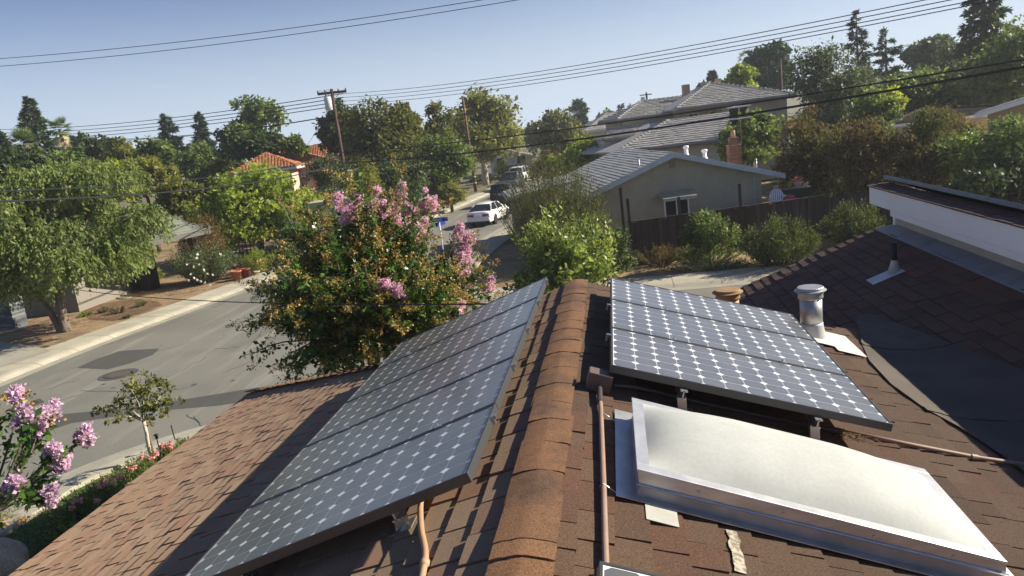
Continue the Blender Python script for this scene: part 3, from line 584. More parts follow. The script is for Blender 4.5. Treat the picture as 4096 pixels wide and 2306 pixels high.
t = thing('conduit', 'brown conduit leading right across the shingles from under the panels', 'conduit', (1.7, 4.5, zr(1.7, .02)))
b = MB(); b.tube([(1.15, 4.43, zr(1.15, .03)), (1.62, 4.48, zr(1.62, .035)), (1.95, 4.53, zr(1.95, .035)), (2.3, 4.6, zr(2.3, .045)), (2.6, 4.7, zP(2.6)+.14), (3.0, 4.8, zP(3.0)+.08)], .013, 10); b.build('pipe', M['emt'], t, True)
b = MB(); b.tube([(1.93, 4.525, zr(1.93, .035)), (1.97, 4.535, zr(1.97, .035))], .0175, 10); b.build('coupling', M['emt'], t)
t = thing('conduit', 'tan bent conduit dropping from under the left panels at the bottom', 'conduit', (-.9, 2.8, zL(-.9)))
b = MB(); b.tube(smoothpath([(-1.02, 3.2, zL(-1.02)+.055), (-.985, 3.03, zL(-.985)+.05), (-.93, 2.83, zL(-.93)+.035), (-.865, 2.64, zL(-.865)+.03), (-.835, 2.5, zL(-.835)+.03), (-.80, 2.2, zL(-.80)+.03), (-.78, 1.6, zL(-.78)+.03)], 5), .0135, 10); b.build('pipe', surf('conduit_tan', (.42, .27, .155), (.34, .215, .125), 8, rough=.6), t, True)
b = MB(); b.tube([(-.842, 2.55, zL(-.842)+.03), (-.836, 2.51, zL(-.836)+.03)], .019, 10); b.build('coupling', surf('conduit_tan2', (.45, .30, .18), rough=.6), t, True)
t = thing('debris_pile', 'small pile of dry twigs caught by the conduit at the panel edge', 'debris', (1.2, 4.45, zR(1.2))); b = MB(); rng = random.Random(9)
for i in range(70):
    x, y = 1.2+rng.gauss(0, .07), 4.42+rng.gauss(0, .035); a = rng.random()*3.14; l = rng.uniform(.015, .05); b.bar((x-l*math.cos(a), y-l*math.sin(a), zR(x)+.016+rng.random()*.012), (x+l*math.cos(a), y+l*math.sin(a), zR(x)+.018+rng.random()*.02), .003, .002)
stuff(b.build('twigs', surf('twig', (.25, .17, .09), (.12, .08, .04), 30), t))
# ------------------------------------------------------------------ plants
def nrm(a): return a/(np.linalg.norm(a, axis=1, keepdims=True)+1e-9)
def leaf_mesh(name, mat, Pp, A, Nn, L, Wd, fold=.0):
    n = len(Pp); A = nrm(A); S = nrm(np.cross(A, Nn)); Nn = nrm(np.cross(S, A)); L = np.asarray(L).reshape(-1, 1); Wd = np.asarray(Wd).reshape(-1, 1)
    v = np.empty((n, 4, 3)); v[:, 0] = Pp; v[:, 1] = Pp+A*L*.48+S*Wd*.5+Nn*L*fold; v[:, 2] = Pp+A*L-Nn*L*fold*.6; v[:, 3] = Pp+A*L*.48-S*Wd*.5+Nn*L*fold
    me = bpy.data.meshes.new(name); me.vertices.add(n*4); me.vertices.foreach_set('co', v.astype(np.float32).ravel())
    me.loops.add(n*4); me.loops.foreach_set('vertex_index', np.arange(n*4, dtype=np.int32)); me.polygons.add(n)
    me.polygons.foreach_set('loop_start', np.arange(0, n*4, 4, dtype=np.int32)); me.materials.append(mat); me.update(calc_edges=True); return me
def bark(name, c1, c2, sc=6): return surf(name, c1, c2, sc, rough=.95, fine=.3, fscale=30, bmp=.8, bscale=14, bdist=.03, stretch=(1, 1, .3))
M['bark'] = bark('bark_brown', (.085, .06, .042), (.14, .10, .07)); M['bark_pale'] = bark('bark_pale', (.62, .57, .48), (.36, .30, .23), 2); M['bark_grey'] = bark('bark_grey', (.20, .165, .13), (.13, .10, .08)); M['bark_red'] = bark('bark_red', (.14, .08, .05), (.09, .055, .04))
LM = lambda nm, *c, **k: leafmat(nm, [(i/(len(c)-1), q) for i, q in enumerate(c)], **k)
def T(r, g, b): return (r, g, b)
M['lf_green'] = LM('lf_green_x', T(0.057, 0.096, 0.020), T(0.109, 0.160, 0.031), T(0.172, 0.218, 0.050), trans=.38)
M['lf_olive'] = LM('lf_olive_x', T(0.098, 0.115, 0.022), T(0.172, 0.186, 0.033), T(0.241, 0.237, 0.050), trans=.4)
M['lf_dark'] = LM('lf_dark_x', T(0.030, 0.054, 0.018), T(0.052, 0.084, 0.024), T(0.086, 0.118, 0.033), trans=.3)
M['lf_magn'] = LM('lf_magn_x', T(0.052, 0.070, 0.017), T(0.109, 0.128, 0.026), T(0.196, 0.179, 0.042), trans=.35, spec=.3)
M['lf_bright'] = LM('lf_bright_x', T(0.138, 0.192, 0.024), T(0.230, 0.301, 0.039), T(0.333, 0.384, 0.066), trans=.45)
M['lf_lime'] = LM('leaf_lime', T(0.184, 0.242, 0.024), T(0.316, 0.371, 0.040), T(0.400, 0.400, 0.047), trans=.45)
M['lf_pepper'] = LM('lf_pepper_x', T(.09, .135, .035), T(.155, .205, .055), T(.24, .27, .09), trans=.42)
M['lf_conifer'] = LM('needles_blue', T(0.023, 0.052, 0.025), T(0.044, 0.087, 0.042), T(0.075, 0.127, 0.057), trans=.12)
M['lf_red'] = LM('needles_redwood', T(0.030, 0.063, 0.022), T(0.056, 0.104, 0.035), T(0.117, 0.157, 0.047), trans=.15)
M['lf_pine'] = LM('needles_pine', T(0.026, 0.063, 0.019), T(0.047, 0.104, 0.032), T(0.075, 0.140, 0.042), trans=.12)
M['lf_bronze'] = LM('lf_bronze_x', T(.055, .042, .022), T(.105, .08, .034), T(.185, .115, .055), T(.13, .13, .036), trans=.38, spec=.1, rough=.8, patch=((.085, .10, .032), .35, .5, .62))
M['lf_rust'] = LM('leaf_rust', T(0.092, 0.046, 0.015), T(0.184, 0.102, 0.029), T(0.133, 0.148, 0.032), trans=.3)
M['lf_grey'] = LM('leaf_greygreen', T(0.059, 0.096, 0.035), T(0.100, 0.152, 0.056), T(0.167, 0.214, 0.088), trans=.25)
M['lf_eucal'] = LM('leaf_eucalypt', T(0.049, 0.078, 0.029), T(0.086, 0.123, 0.045), T(0.159, 0.186, 0.072), trans=.25)
M['lf_rosem'] = LM('lf_rosem_x', T(.045, .06, .018), T(.085, .105, .028), T(.17, .17, .055), trans=.35, spec=.2)
M['lf_juni'] = LM('leaf_juniper', T(.03, .05, .014), T(.06, .088, .02), T(.17, .19, .045), trans=.3, spec=.2)
M['lf_gloss'] = LM('leaf_glossy', T(.06, .105, .02), T(.14, .20, .034), T(.23, .29, .055), T(.42, .44, .14), trans=.38, rough=.4, spec=.35)
M['lf_palm'] = LM('leaf_palm', T(0.059, 0.111, 0.029), T(0.100, 0.168, 0.047), T(0.217, 0.223, 0.079), trans=.2)
M['lf_dry'] = LM('leaf_dry_palm', T(0.333, 0.278, 0.128), T(0.400, 0.389, 0.191), trans=.2)
M['lf_myrtle'] = LM('leaf_myrtle', T(0.030, 0.078, 0.015), T(0.059, 0.133, 0.022), T(0.125, 0.223, 0.040), trans=.35, rough=.3, spec=.5)
M['lf_seed'] = LM('seed_heads', T(0.217, 0.111, 0.029), T(0.350, 0.214, 0.056), T(0.400, 0.325, 0.103), T(0.200, 0.186, 0.047), trans=.25)
M['petal_pink'] = LM('petals_pink', T(.58, .30, .46), T(.74, .46, .62), T(.84, .60, .70), T(.56, .34, .56), trans=.35, rough=.7, spec=.2)
M['petal_lilac'] = LM('petals_lilac', T(.50, .33, .50), T(.64, .46, .62), T(.78, .62, .74), trans=.35, rough=.7, spec=.2)
M['petal_white'] = LM('petals_white', T(.78, .76, .68), T(.85, .84, .80), trans=.2)
M['petal_rose'] = LM('petals_rose', T(.75, .22, .22), T(.85, .45, .40), T(.80, .30, .35), trans=.2)
def limb(b, p, q, r0, r1, rng, n=6, seg=4, bow=.08):
    p, q = Vector(p), Vector(q); L = (q-p).length; pts = [p+(q-p)*(i/seg)+Vector((rng.gauss(0, 1), rng.gauss(0, 1), rng.gauss(0, .5)))*(bow*L*.3 if 0 < i < seg else 0) for i in range(seg+1)]
    for i in range(1, seg): pts[i].z += bow*L*math.sin(math.pi*i/seg)
    b.tube(pts, [r0+(r1-r0)*i/seg for i in range(seg+1)], n)
def scatter(rng, C, R, n, lsize, droop=.2, narrow=.6, up=.5, squash=.75, big=.35):
    """leaves round clump centres C (k,3) of radius R (k,)"""
    k = len(C); idx = rng.integers(0, k, n); d = rng.normal(0, 1, (n, 3)); d = nrm(d)*rng.random((n, 1))**.45*np.array([1, 1, squash]); Pp = C[idx]+d*R[idx][:, None]
    Nn = nrm(d*.7+np.array([0, 0, up])+rng.normal(0, .55, (n, 3))); A = nrm(rng.normal(0, 1, (n, 3))+d*.8+np.array([0, 0, -droop*2])); L = lsize*np.exp(rng.normal(0, big, n)).clip(.4, 2.2)
    return Pp, A, Nn, L, L*narrow
def broad(label, box, d, mat, leaf=.2, n=7000, clumps=90, lobes=8, name='tree', cat='tree', group=None, bk='bark', tr=.16, seed=0, rc=.28, ry=None, fork=.45, shape=1.0, narrow=.6, droop=.2, base=None, open_=.62, twigs=14, bottom=None):
    x0, x1, y0, y1 = box; xc = (x0+x1)/2; c = P(xc, (y0+y1)/2, d); zt = P(xc, y0, d).z; zb = P(xc, y1, d).z if bottom is None else bottom; zb = max(zb, .15)
    rx = (x1-x0)/2/1927*d*1.02; ry = ry or rx; rz = max((zt-zb)/2, .3); cz = (zt+zb)/2; rng = np.random.default_rng(seed*7+11); pr = random.Random(seed)
    bx, by = (c.x, c.y) if base is None else base
    t = thing(name, label, cat, (bx, by, 0), 0, group)
    lob = []
    for i in range(lobes):
        a = 2*math.pi*(i+pr.random()*.7)/lobes; e = pr.uniform(-.75, .85); rr = math.sqrt(max(.05, 1-e*e*shape))*pr.uniform(.45, .72); s = pr.uniform(.30, .46)
        lob.append((c.x+math.cos(a)*rr*rx, c.y+math.sin(a)*rr*ry, cz+e*rz*.66, s*rx*1.05, s*ry*1.05, s*rz*1.0))
    lob.append((c.x+pr.uniform(-.1, .1)*rx, c.y, cz+rz*.55, .42*rx, .42*ry, .45*rz)); lob.append((c.x, c.y, cz, .5*rx, .5*ry, .55*rz))
    lo = np.array(lob); w = lo[:, 3]*lo[:, 4]; idx = rng.choice(len(lo), clumps, p=w/w.sum()); dr = nrm(rng.normal(0, 1, (clumps, 3))+np.array([0, 0, .25])); C = lo[idx, :3]+dr*lo[idx, 3:]*(open_+(1.05-open_)*rng.random((clumps, 1)))
    C[:, 2] = np.maximum(C[:, 2], zb+.1); R = rc*min(rx, rz)*(.6+.8*rng.random(clumps))
    cm = leaf_mesh('crown', M[mat], *scatter(rng, C, R, n, leaf, droop, narrow)); cm.transform(Matrix.Translation((-bx, -by, 0))); link('crown', cm, t)
    b = MB(); fk = Vector((bx+(c.x-bx)*.4, by+(c.y-by)*.4, max(.3, zb+(zt-zb)*fork*.5))); limb(b, (bx, by, -.1), fk, tr, tr*.72, pr, 7, 4, .02)
    for l in lob: limb(b, fk, l[:3], tr*.5, tr*.16, pr, 5, 4, .05)
    for i in range(twigs):
        q = C[pr.randrange(clumps)]; l = lob[pr.randrange(len(lob))]; l = min(lob, key=lambda s: (s[0]-q[0])**2+(s[1]-q[1])**2+(s[2]-q[2])**2); limb(b, l[:3], q, tr*.16, tr*.06, pr, 4, 2, .05)
    b.build('trunk', M[bk], t, True); return t
def conifer(label, box, d, mat, n=5000, name='conifer_tree', levels=26, droop=.35, leaf=.5, narrow=.35, power=.85, gap=.0, group=None, seed=0, tr=.25, bk='bark_red', rag=.35, per=9):
    x0, x1, y0, y1 = box; xc = (x0+x1)/2; c = P(xc, (y0+y1)/2, d); zt = P(xc, y0, d).z; zb = max(.4, P(xc, y1, d).z); R = (x1-x0)/2/1927*d; rng = np.random.default_rng(seed+5); pr = random.Random(seed)
    t = thing(name, label, 'conifer', (c.x, c.y, 0), 0, group); b = MB(); b.tube([(c.x, c.y, -.1), (c.x, c.y, zb+(zt-zb)*.5), (c.x, c.y, zt-.1)], [tr, tr*.5, .02], 7); PP = []; AA = []
    for i in range(levels):
        f = (i+pr.random()*.6)/levels; z = zb+(zt-zb)*f; r = R*((1-f)**power)*(.75+.5*pr.random())+.12
        for j in range(per if f < .8 else max(4, per-3)):
            a = pr.random()*6.283; z = zb+(zt-zb)*min(.985, f+pr.uniform(-.6, .6)/levels); l = r*pr.uniform(1-rag, 1.08); dx, dy = math.cos(a), math.sin(a); end = Vector((c.x+dx*l, c.y+dy*l, z-l*droop+l*l*.03)); st = Vector((c.x, c.y, z)); b.bar(st, end, .04*(1-f)+.02, .03*(1-f)+.015)
            k = max(3, int(n/(levels*per)*(.35+l/R))); s = .15+.85*rng.random(k)**.7; sd_ = rng.normal(0, .11, k)*l*(1-s*.4)
            q = np.array(st)[None]+np.outer(s, np.array(end-st)); q[:, 0] += -dy*sd_; q[:, 1] += dx*sd_; q[:, 2] += -np.abs(rng.normal(0, .05, k))*l*.5-.02; PP.append(q)
            AA.append(np.tile([dx, dy, -droop-.15], (k, 1))+rng.normal(0, .45, (k, 3)))
    Pp = np.concatenate(PP); A = np.concatenate(AA); m = len(Pp); L = leaf*(.6+.7*rng.random(m)); Nn = np.tile([0, 0, 1.0], (m, 1))+rng.normal(0, .5, (m, 3))
    cm = leaf_mesh('crown', M[mat], Pp, A, Nn, L, L*narrow); cm.transform(Matrix.Translation((-c.x, -c.y, 0))); link('crown', cm, t); b.build('trunk', M[bk], t, True); return t
def palm(label, xc, yc, rp, d, skirt=False, seed=0, nf=34):
    c = P(xc, yc, d); r = rp/1927*d; pr = random.Random(seed); rng = np.random.default_rng(seed); t = thing('palm_tree', label, 'palm', (c.x, c.y, 0), 0, 'palms'); b = MB(); b.tube([(c.x, c.y, -.1), (c.x+.1, c.y, c.z*.5), (c.x, c.y, c.z)], [.26, .2, .17], 8); b.build('trunk', M['bark_grey'], t, True)
    for nm, mt, cnt, e0, e1 in (('crown', 'lf_palm', nf, -.5, 1.3), ('skirt', 'lf_dry', nf if skirt else 10, -1.4, -.5)):
        Pp = []; A = []; NN = []; L = []
        for i in range(cnt):
            a = pr.random()*6.283; e = pr.uniform(e0, e1); dirv = Vector((math.cos(a)*math.cos(e), math.sin(a)*math.cos(e), math.sin(e))); hub = Vector(c)+dirv*r*.45; 
            if nm == 'skirt': hub = Vector(c)+Vector((math.cos(a)*r*.25, math.sin(a)*r*.25, -r*pr.uniform(.1, .9)))
            side = dirv.cross(Vector((0, 0, 1))).normalized(); upv = side.cross(dirv)
            for k in range(13):
                g = math.radians(-85+170*k/12); ld = dirv*math.cos(g)+side*math.sin(g)-Vector((0, 0, .25)); Pp.append(hub); A.append(ld); NN.append(upv); L.append(r*.6*(1-.25*abs(g)))
        L = np.array(L); cm = leaf_mesh(nm, M[mt], np.array(Pp), np.array(A), np.array(NN), L, L*.11); cm.transform(Matrix.Translation((-c.x, -c.y, 0))); link(nm, cm, t)
    return t
def shrub(label, c, r, h, mat, n=3000, leaf=.06, stems=40, name='shrub', cat='shrub', group=None, seed=0, up=1.2, narrow=.35, spread=1.0, top=.55, bk='bark', jitter=.05, ry=None, lo=.15):
    """upright or spreading shoots with leaves set along them"""
    rng = np.random.default_rng(seed+3); pr = random.Random(seed); c = Vector(c); t = thing(name, label, cat, c, 0, group); b = MB(); PP = []; AA = []; ry = ry or r; k = max(4, n//stems)
    for i in range(stems):
        a = pr.random()*6.283; e = math.sqrt(pr.random()); tip = c+Vector((math.cos(a)*e*r*spread, math.sin(a)*e*ry*spread, h*(1-(1-top)*e*e)*pr.uniform(.72, 1.08))); st = c+Vector((math.cos(a)*e*r*.35, math.sin(a)*e*ry*.35, 0)); mid = (st+tip)/2+Vector((math.cos(a)*r*.12*e, math.sin(a)*ry*.12*e, h*.05)); b.tube([st, mid, tip], [.015, .01, .004], 4, cap=False)
        s = lo+(1-lo)*rng.random(k)**.75; s = s[:, None]; q = (1-s)**2*np.array(st)+2*s*(1-s)*np.array(mid)+s*s*np.array(tip); dv = np.array(tip-st)/((tip-st).length+1e-6); PP.append(q+rng.normal(0, jitter*(r+h)*.5, (k, 3))); AA.append(np.tile(dv*up*.5, (k, 1))+rng.normal(0, .6, (k, 3)))
    Pp = np.concatenate(PP); Pp[:, 2] = np.maximum(Pp[:, 2], c.z+.02); A = np.concatenate(AA); m = len(Pp); L = leaf*(.6+.8*rng.random(m)); Nn = rng.normal(0, .7, (m, 3))+np.array([0, 0, .7])
    cm = leaf_mesh('foliage', M[mat], Pp, A, Nn, L, L*narrow); cm.transform(Matrix.Translation(-c)); link('foliage', cm, t); b.build('stems', M[bk], t); return t
# ------------------------------------------------------------------ trees behind, left to right
GB = 'trees on the skyline'
conifer('dark redwood at the far left edge behind the pepper tree', (-45, 40, 322, 420), 95, 'lf_red', 5950, seed=1, leaf=0.56, levels=12, droop=.2)
conifer('tall dark redwood behind the two palms at the left', (30, 150, 236, 420), 105, 'lf_red', 8840, seed=2, leaf=0.59, levels=18, droop=.18, power=.95, rag=0.57)
palm('tall slim fan palm right of the redwood', 150, 325, 32, 88, seed=1)
palm('shorter fan palm with a dry skirt in front of the redwood', 64, 362, 40, 68, True, seed=2)
conifer('dark conifer left of the narrow one, behind the left trees', (372, 482, 285, 420), 110, 'lf_conifer', 8500, seed=3, leaf=0.62, levels=15, droop=.12, power=.95, rag=0.62)
conifer('narrow dark conifer left of the tall leafy tree', (468, 548, 280, 410), 110, 'lf_conifer', 6120, seed=4, leaf=0.56, levels=15, droop=.15, power=1.0, rag=.5)
broad('tall open-branched leafy tree standing above the left tree line', (545, 708, 242, 400), 85, 'lf_green', 0.360, 8320, 117, 9, seed=5, tr=.3, rc=.25, open_=.5, twigs=40, bk='bark_grey')
broad('dark rounded oak in front of the tall leafy tree', (585, 712, 325, 420), 78, 'lf_dark', 0.342, 6720, 104, 8, seed=6)
broad('loose light tree left of the red tiled roof', (690, 775, 345, 400), 74, 'lf_green', 0.306, 2400, 58, 5, seed=7)
broad('dark green tree above the pepper tree', (165, 285, 342, 440), 92, 'lf_dark', 0.378, 6720, 104, 8, seed=8)
broad('rusty green tree in the left tree line', (268, 352, 352, 450), 86, 'lf_olive', 0.360, 4480, 78, 6, seed=9)
broad('small dark tree below the left conifer', (335, 440, 345, 450), 82, 'lf_green', 0.342, 5760, 91, 7, seed=10)
broad('yellowish leafy tree behind the green roofed house', (280, 445, 398, 520), 62, 'lf_olive', 0.270, 8320, 117, 8, seed=11)
broad('wide mid green tree behind the bright maple', (425, 625, 362, 520), 82, 'lf_green', 0.270, 9920, 143, 10, seed=12)
broad('yellow green tree crown peeping over the pepper tree', (215, 345, 405, 520), 56, 'lf_lime', 0.252, 5760, 91, 7, seed=13)
broad('olive tree crown left of the red roof', (500, 600, 372, 470), 84, 'lf_olive', 0.270, 5760, 91, 7, seed=14)
broad('dark tree filling in behind the pepper tree at the left edge', (-60, 180, 390, 560), 60, 'lf_dark', 0.288, 9600, 130, 9, seed=15)
broad('row of green hedge trees between the palms and the house', (120, 240, 380, 480), 70, 'lf_green', 0.288, 5760, 91, 7, seed=16)
broad('tall clipped hedge behind the green roofed house', (395, 520, 455, 560), 52, 'lf_olive', 0.198, 8320, 117, 7, seed=17, name='hedge', cat='hedge')
conifer('small blue conifer beside the slim fan palm', (165, 235, 340, 410), 100, 'lf_conifer', 3740, seed=6, leaf=0.56, levels=9, droop=.0, power=.5, rag=0.65)
# middle
broad('dark cedar behind the power pole', (812, 905, 252, 420), 76, 'lf_dark', 0.324, 10400, 143, 9, seed=20, shape=.5)
broad('big dark magnolia right of the power pole', (865, 1062, 244, 540), 66, 'lf_magn', 0.252, 24000, 286, 14, seed=21, tr=.3, shape=.6)
broad('tall magnolia behind its darker neighbour', (985, 1062, 252, 420), 74, 'lf_magn', 0.270, 8320, 117, 8, seed=22)
broad('rounded magnolia left of the white-trunked sycamore', (1050, 1165, 262, 500), 72, 'lf_magn', 0.270, 14400, 195, 10, seed=23, shape=.6)
broad('dense mid green tree above the ivy hedge', (1035, 1195, 345, 520), 64, 'lf_green', 0.216, 15200, 195, 10, seed=24)
broad('dark shrub tree under the magnolias', (900, 1080, 400, 560), 58, 'lf_dark', 0.198, 12800, 156, 9, seed=25)
broad('light olive shrub tree beside the power pole', (868, 962, 405, 520), 53, 'lf_olive', 0.162, 6720, 117, 7, seed=26, narrow=.4)
broad('pale feathery tree before the pink house', (770, 880, 385, 500), 56, 'lf_eucal', 0.162, 6720, 117, 7, seed=27, narrow=.4, twigs=30)
broad('large sycamore with a forked white trunk by the second pole', (1122, 1315, 234, 440), 88, 'lf_olive', 0.378, 15200, 221, 12, seed=28, tr=.42, bk='bark_pale', base=G(1222, 466)[:2], fork=.9, twigs=30, open_=.55)
broad('yellow green bush in front of the white house', (1236, 1285, 408, 445), 97, 'lf_lime', 0.252, 1440, 33, 4, seed=29, name='bush', cat='bush')
broad('dark brownish tree right of the white house', (1330, 1490, 276, 425), 100, 'lf_magn', 0.378, 11200, 156, 10, seed=30)
conifer('dark pine far behind the grey tile roofs', (1436, 1482, 250, 330), 150, 'lf_pine', 4420, seed=7, leaf=0.81, levels=10, droop=-.1, power=.35, rag=0.62)
broad('pale distant trees left of the far pine', (1310, 1415, 298, 380), 135, 'lf_eucal', 0.495, 4480, 78, 7, seed=31)
broad('bright bushy tree left of the grey house', (1375, 1568, 352, 500), 60, 'lf_bright', 0.198, 17600, 208, 10, seed=32)
broad('brown leafless-looking shrub beside the bright bushy tree', (1340, 1425, 385, 470), 70, 'lf_bronze', 0.198, 5120, 78, 6, seed=33, name='shrub', cat='shrub')
broad('distant round tree above the far roofs', (1500, 1560, 278, 320), 190, 'lf_eucal', 0.630, 1920, 39, 5, seed=34)
conifer('left of two hazy firs far beyond the roofs', (1548, 1580, 262, 315), 200, 'lf_conifer', 2040, seed=8, leaf=0.87, levels=9, droop=.1)
conifer('right of two hazy firs far beyond the roofs', (1572, 1612, 260, 318), 195, 'lf_conifer', 2550, seed=9, leaf=0.87, levels=9, droop=.1, power=.6)
# right
broad('leafy persimmon tree behind the brick chimney', (1795, 1985, 282, 420), 47, 'lf_green', .22, 5200, 100, 9, seed=40, tr=.12, bk='bark_grey', rc=.24, twigs=30)
broad('big dark round pine behind the two-storey house', (1885, 1990, 110, 250), 95, 'lf_pine', 0.405, 12000, 143, 9, seed=41, shape=.7)
palm('small fan palm behind the two-storey house', 1874, 145, 22, 108, seed=4, nf=26)
broad('light green tree behind the two-storey roof', (1815, 1905, 165, 240), 82, 'lf_bright', 0.324, 5120, 78, 6, seed=42)
conifer('narrow dark cypress behind the two-storey roof', (1783, 1803, 180, 240), 110, 'lf_conifer', 2550, seed=10, leaf=0.43, levels=11, droop=-.6, power=.3, rag=0.32)
broad('small shrub tree by the far chimney', (1760, 1800, 205, 240), 100, 'lf_olive', 0.360, 1120, 28, 4, seed=43)
broad('tall grey green eucalyptus right of the two-storey house', (1985, 2180, 108, 400), 56, 'lf_eucal', 0.198, 22400, 273, 13, seed=44, tr=.24, shape=.6, narrow=.4, twigs=30, bk='bark_grey')
conifer('pointed dark spruce with layered boughs', (2110, 2205, 22, 300), 76, 'lf_conifer', 11050, seed=11, leaf=0.37, levels=17, droop=.05, power=.8, rag=0.42, narrow=.25, per=8)
conifer('broader spruce right of the pointed one', (2175, 2285, 70, 300), 80, 'lf_conifer', 11050, seed=12, leaf=0.37, levels=15, droop=.02, power=.6, rag=0.52, narrow=.25, per=9)
broad('dark round tree left of the giant redwood', (2288, 2405, 88, 240), 100, 'lf_dark', 0.405, 10400, 117, 8, seed=45)
broad('pale willowy tree before the round dark tree', (2335, 2450, 108, 300), 80, 'lf_eucal', 0.270, 10400, 143, 9, seed=46, narrow=.3, droop=.6)
conifer('giant redwood cut by the top of the frame', (2408, 2540, -70, 260), 70, 'lf_red', 18700, seed=13, leaf=0.43, levels=24, droop=.25, power=.45, rag=0.62, tr=.6)
broad('dark leafy tree at the right edge of the frame', (2462, 2640, 55, 300), 62, 'lf_green', .24, 11000, 170, 11, seed=47, shape=.5)
broad('spreading oak in front of the hazy trees at right', (2160, 2450, 175, 330), 60, 'lf_green', 0.216, 15200, 195, 12, seed=48)
broad('fresh green young tree below the spruces', (2145, 2245, 225, 360), 46, 'lf_green', .16, 5200, 90, 7, seed=49, shape=.6)
broad('yellowing bush below the oak', (2170, 2265, 220, 300), 52, 'lf_lime', 0.162, 4160, 65, 5, seed=50, name='bush', cat='bush')
GBR = 'bronze shrubs behind the fence'
for i, (bx, dd, mt, lb) in enumerate((((1955, 2130, 268, 520), 38, 'lf_bronze', 'bronze leaved shrub nearest the grey house'), ((2080, 2290, 300, 540), 36, 'lf_bronze', 'wide bronze shrub, second from the grey house'), ((2230, 2440, 262, 540), 37, 'lf_bronze', 'tall bronze shrub behind the fence corner'), ((2400, 2640, 292, 540), 35, 'lf_green', 'dark green shrub at right above the white fascia'), ((2320, 2440, 285, 420), 40, 'lf_bronze', 'bronze shrub below the gabled house at right'), ((1990, 2110, 395, 540), 38.5, 'lf_dark', 'dark underbrush beside the patio'))):
    broad(lb, bx, dd, mt, .13, 15000 if i < 4 else 8000, 230, 11, seed=60+i, tr=.1, rc=.22, narrow=.45, name='shrub', cat='shrub', group=GBR, shape=.5, twigs=40)
broad('dark hedge tree closing the view above the upper roof', (2420, 2680, 380, 640), 33, 'lf_dark', .14, 9000, 140, 9, seed=69, name='shrub', cat='shrub')
# maple in front of the pink house
broad('bright green maple on the far side of the street', (505, 832, 415, 625), 50, 'lf_bright', 0.189, 27200, 338, 15, seed=70, tr=.22, bk='bark_grey', base=G(655, 632)[:2], rc=.2, twigs=50, narrow=.8)
shrub('tall rust coloured shrub beside the green roofed house', Vector((P(527, 690, 42.6).x, P(527, 690, 42.6).y, .07)), 1.3, 3.5, 'lf_rust', 7500, .10, 60, seed=3, up=1.5, top=.7)
broad('grey green bush under the maple at right', (690, 800, 560, 680), 45, 'lf_grey', .12, 6500, 90, 7, seed=71, name='bush', cat='bush')
broad('brown green bush behind the pink blossoms', (780, 900, 590, 700), 42, 'lf_bronze', .12, 4200, 70, 6, seed=72, name='bush', cat='bush')
# ivy hedge and street-side planting
broad('ivy covered hedge wall along the far sidewalk', (1090, 1178, 462, 545), 61, 'lf_olive', 0.108, 10400, 156, 7, seed=73, name='hedge', cat='hedge', rc=.3)
broad('low dark bushes under the sycamore', (1180, 1290, 440, 470), 92, 'lf_dark', 0.180, 3840, 52, 6, seed=74, name='bush', cat='bush')
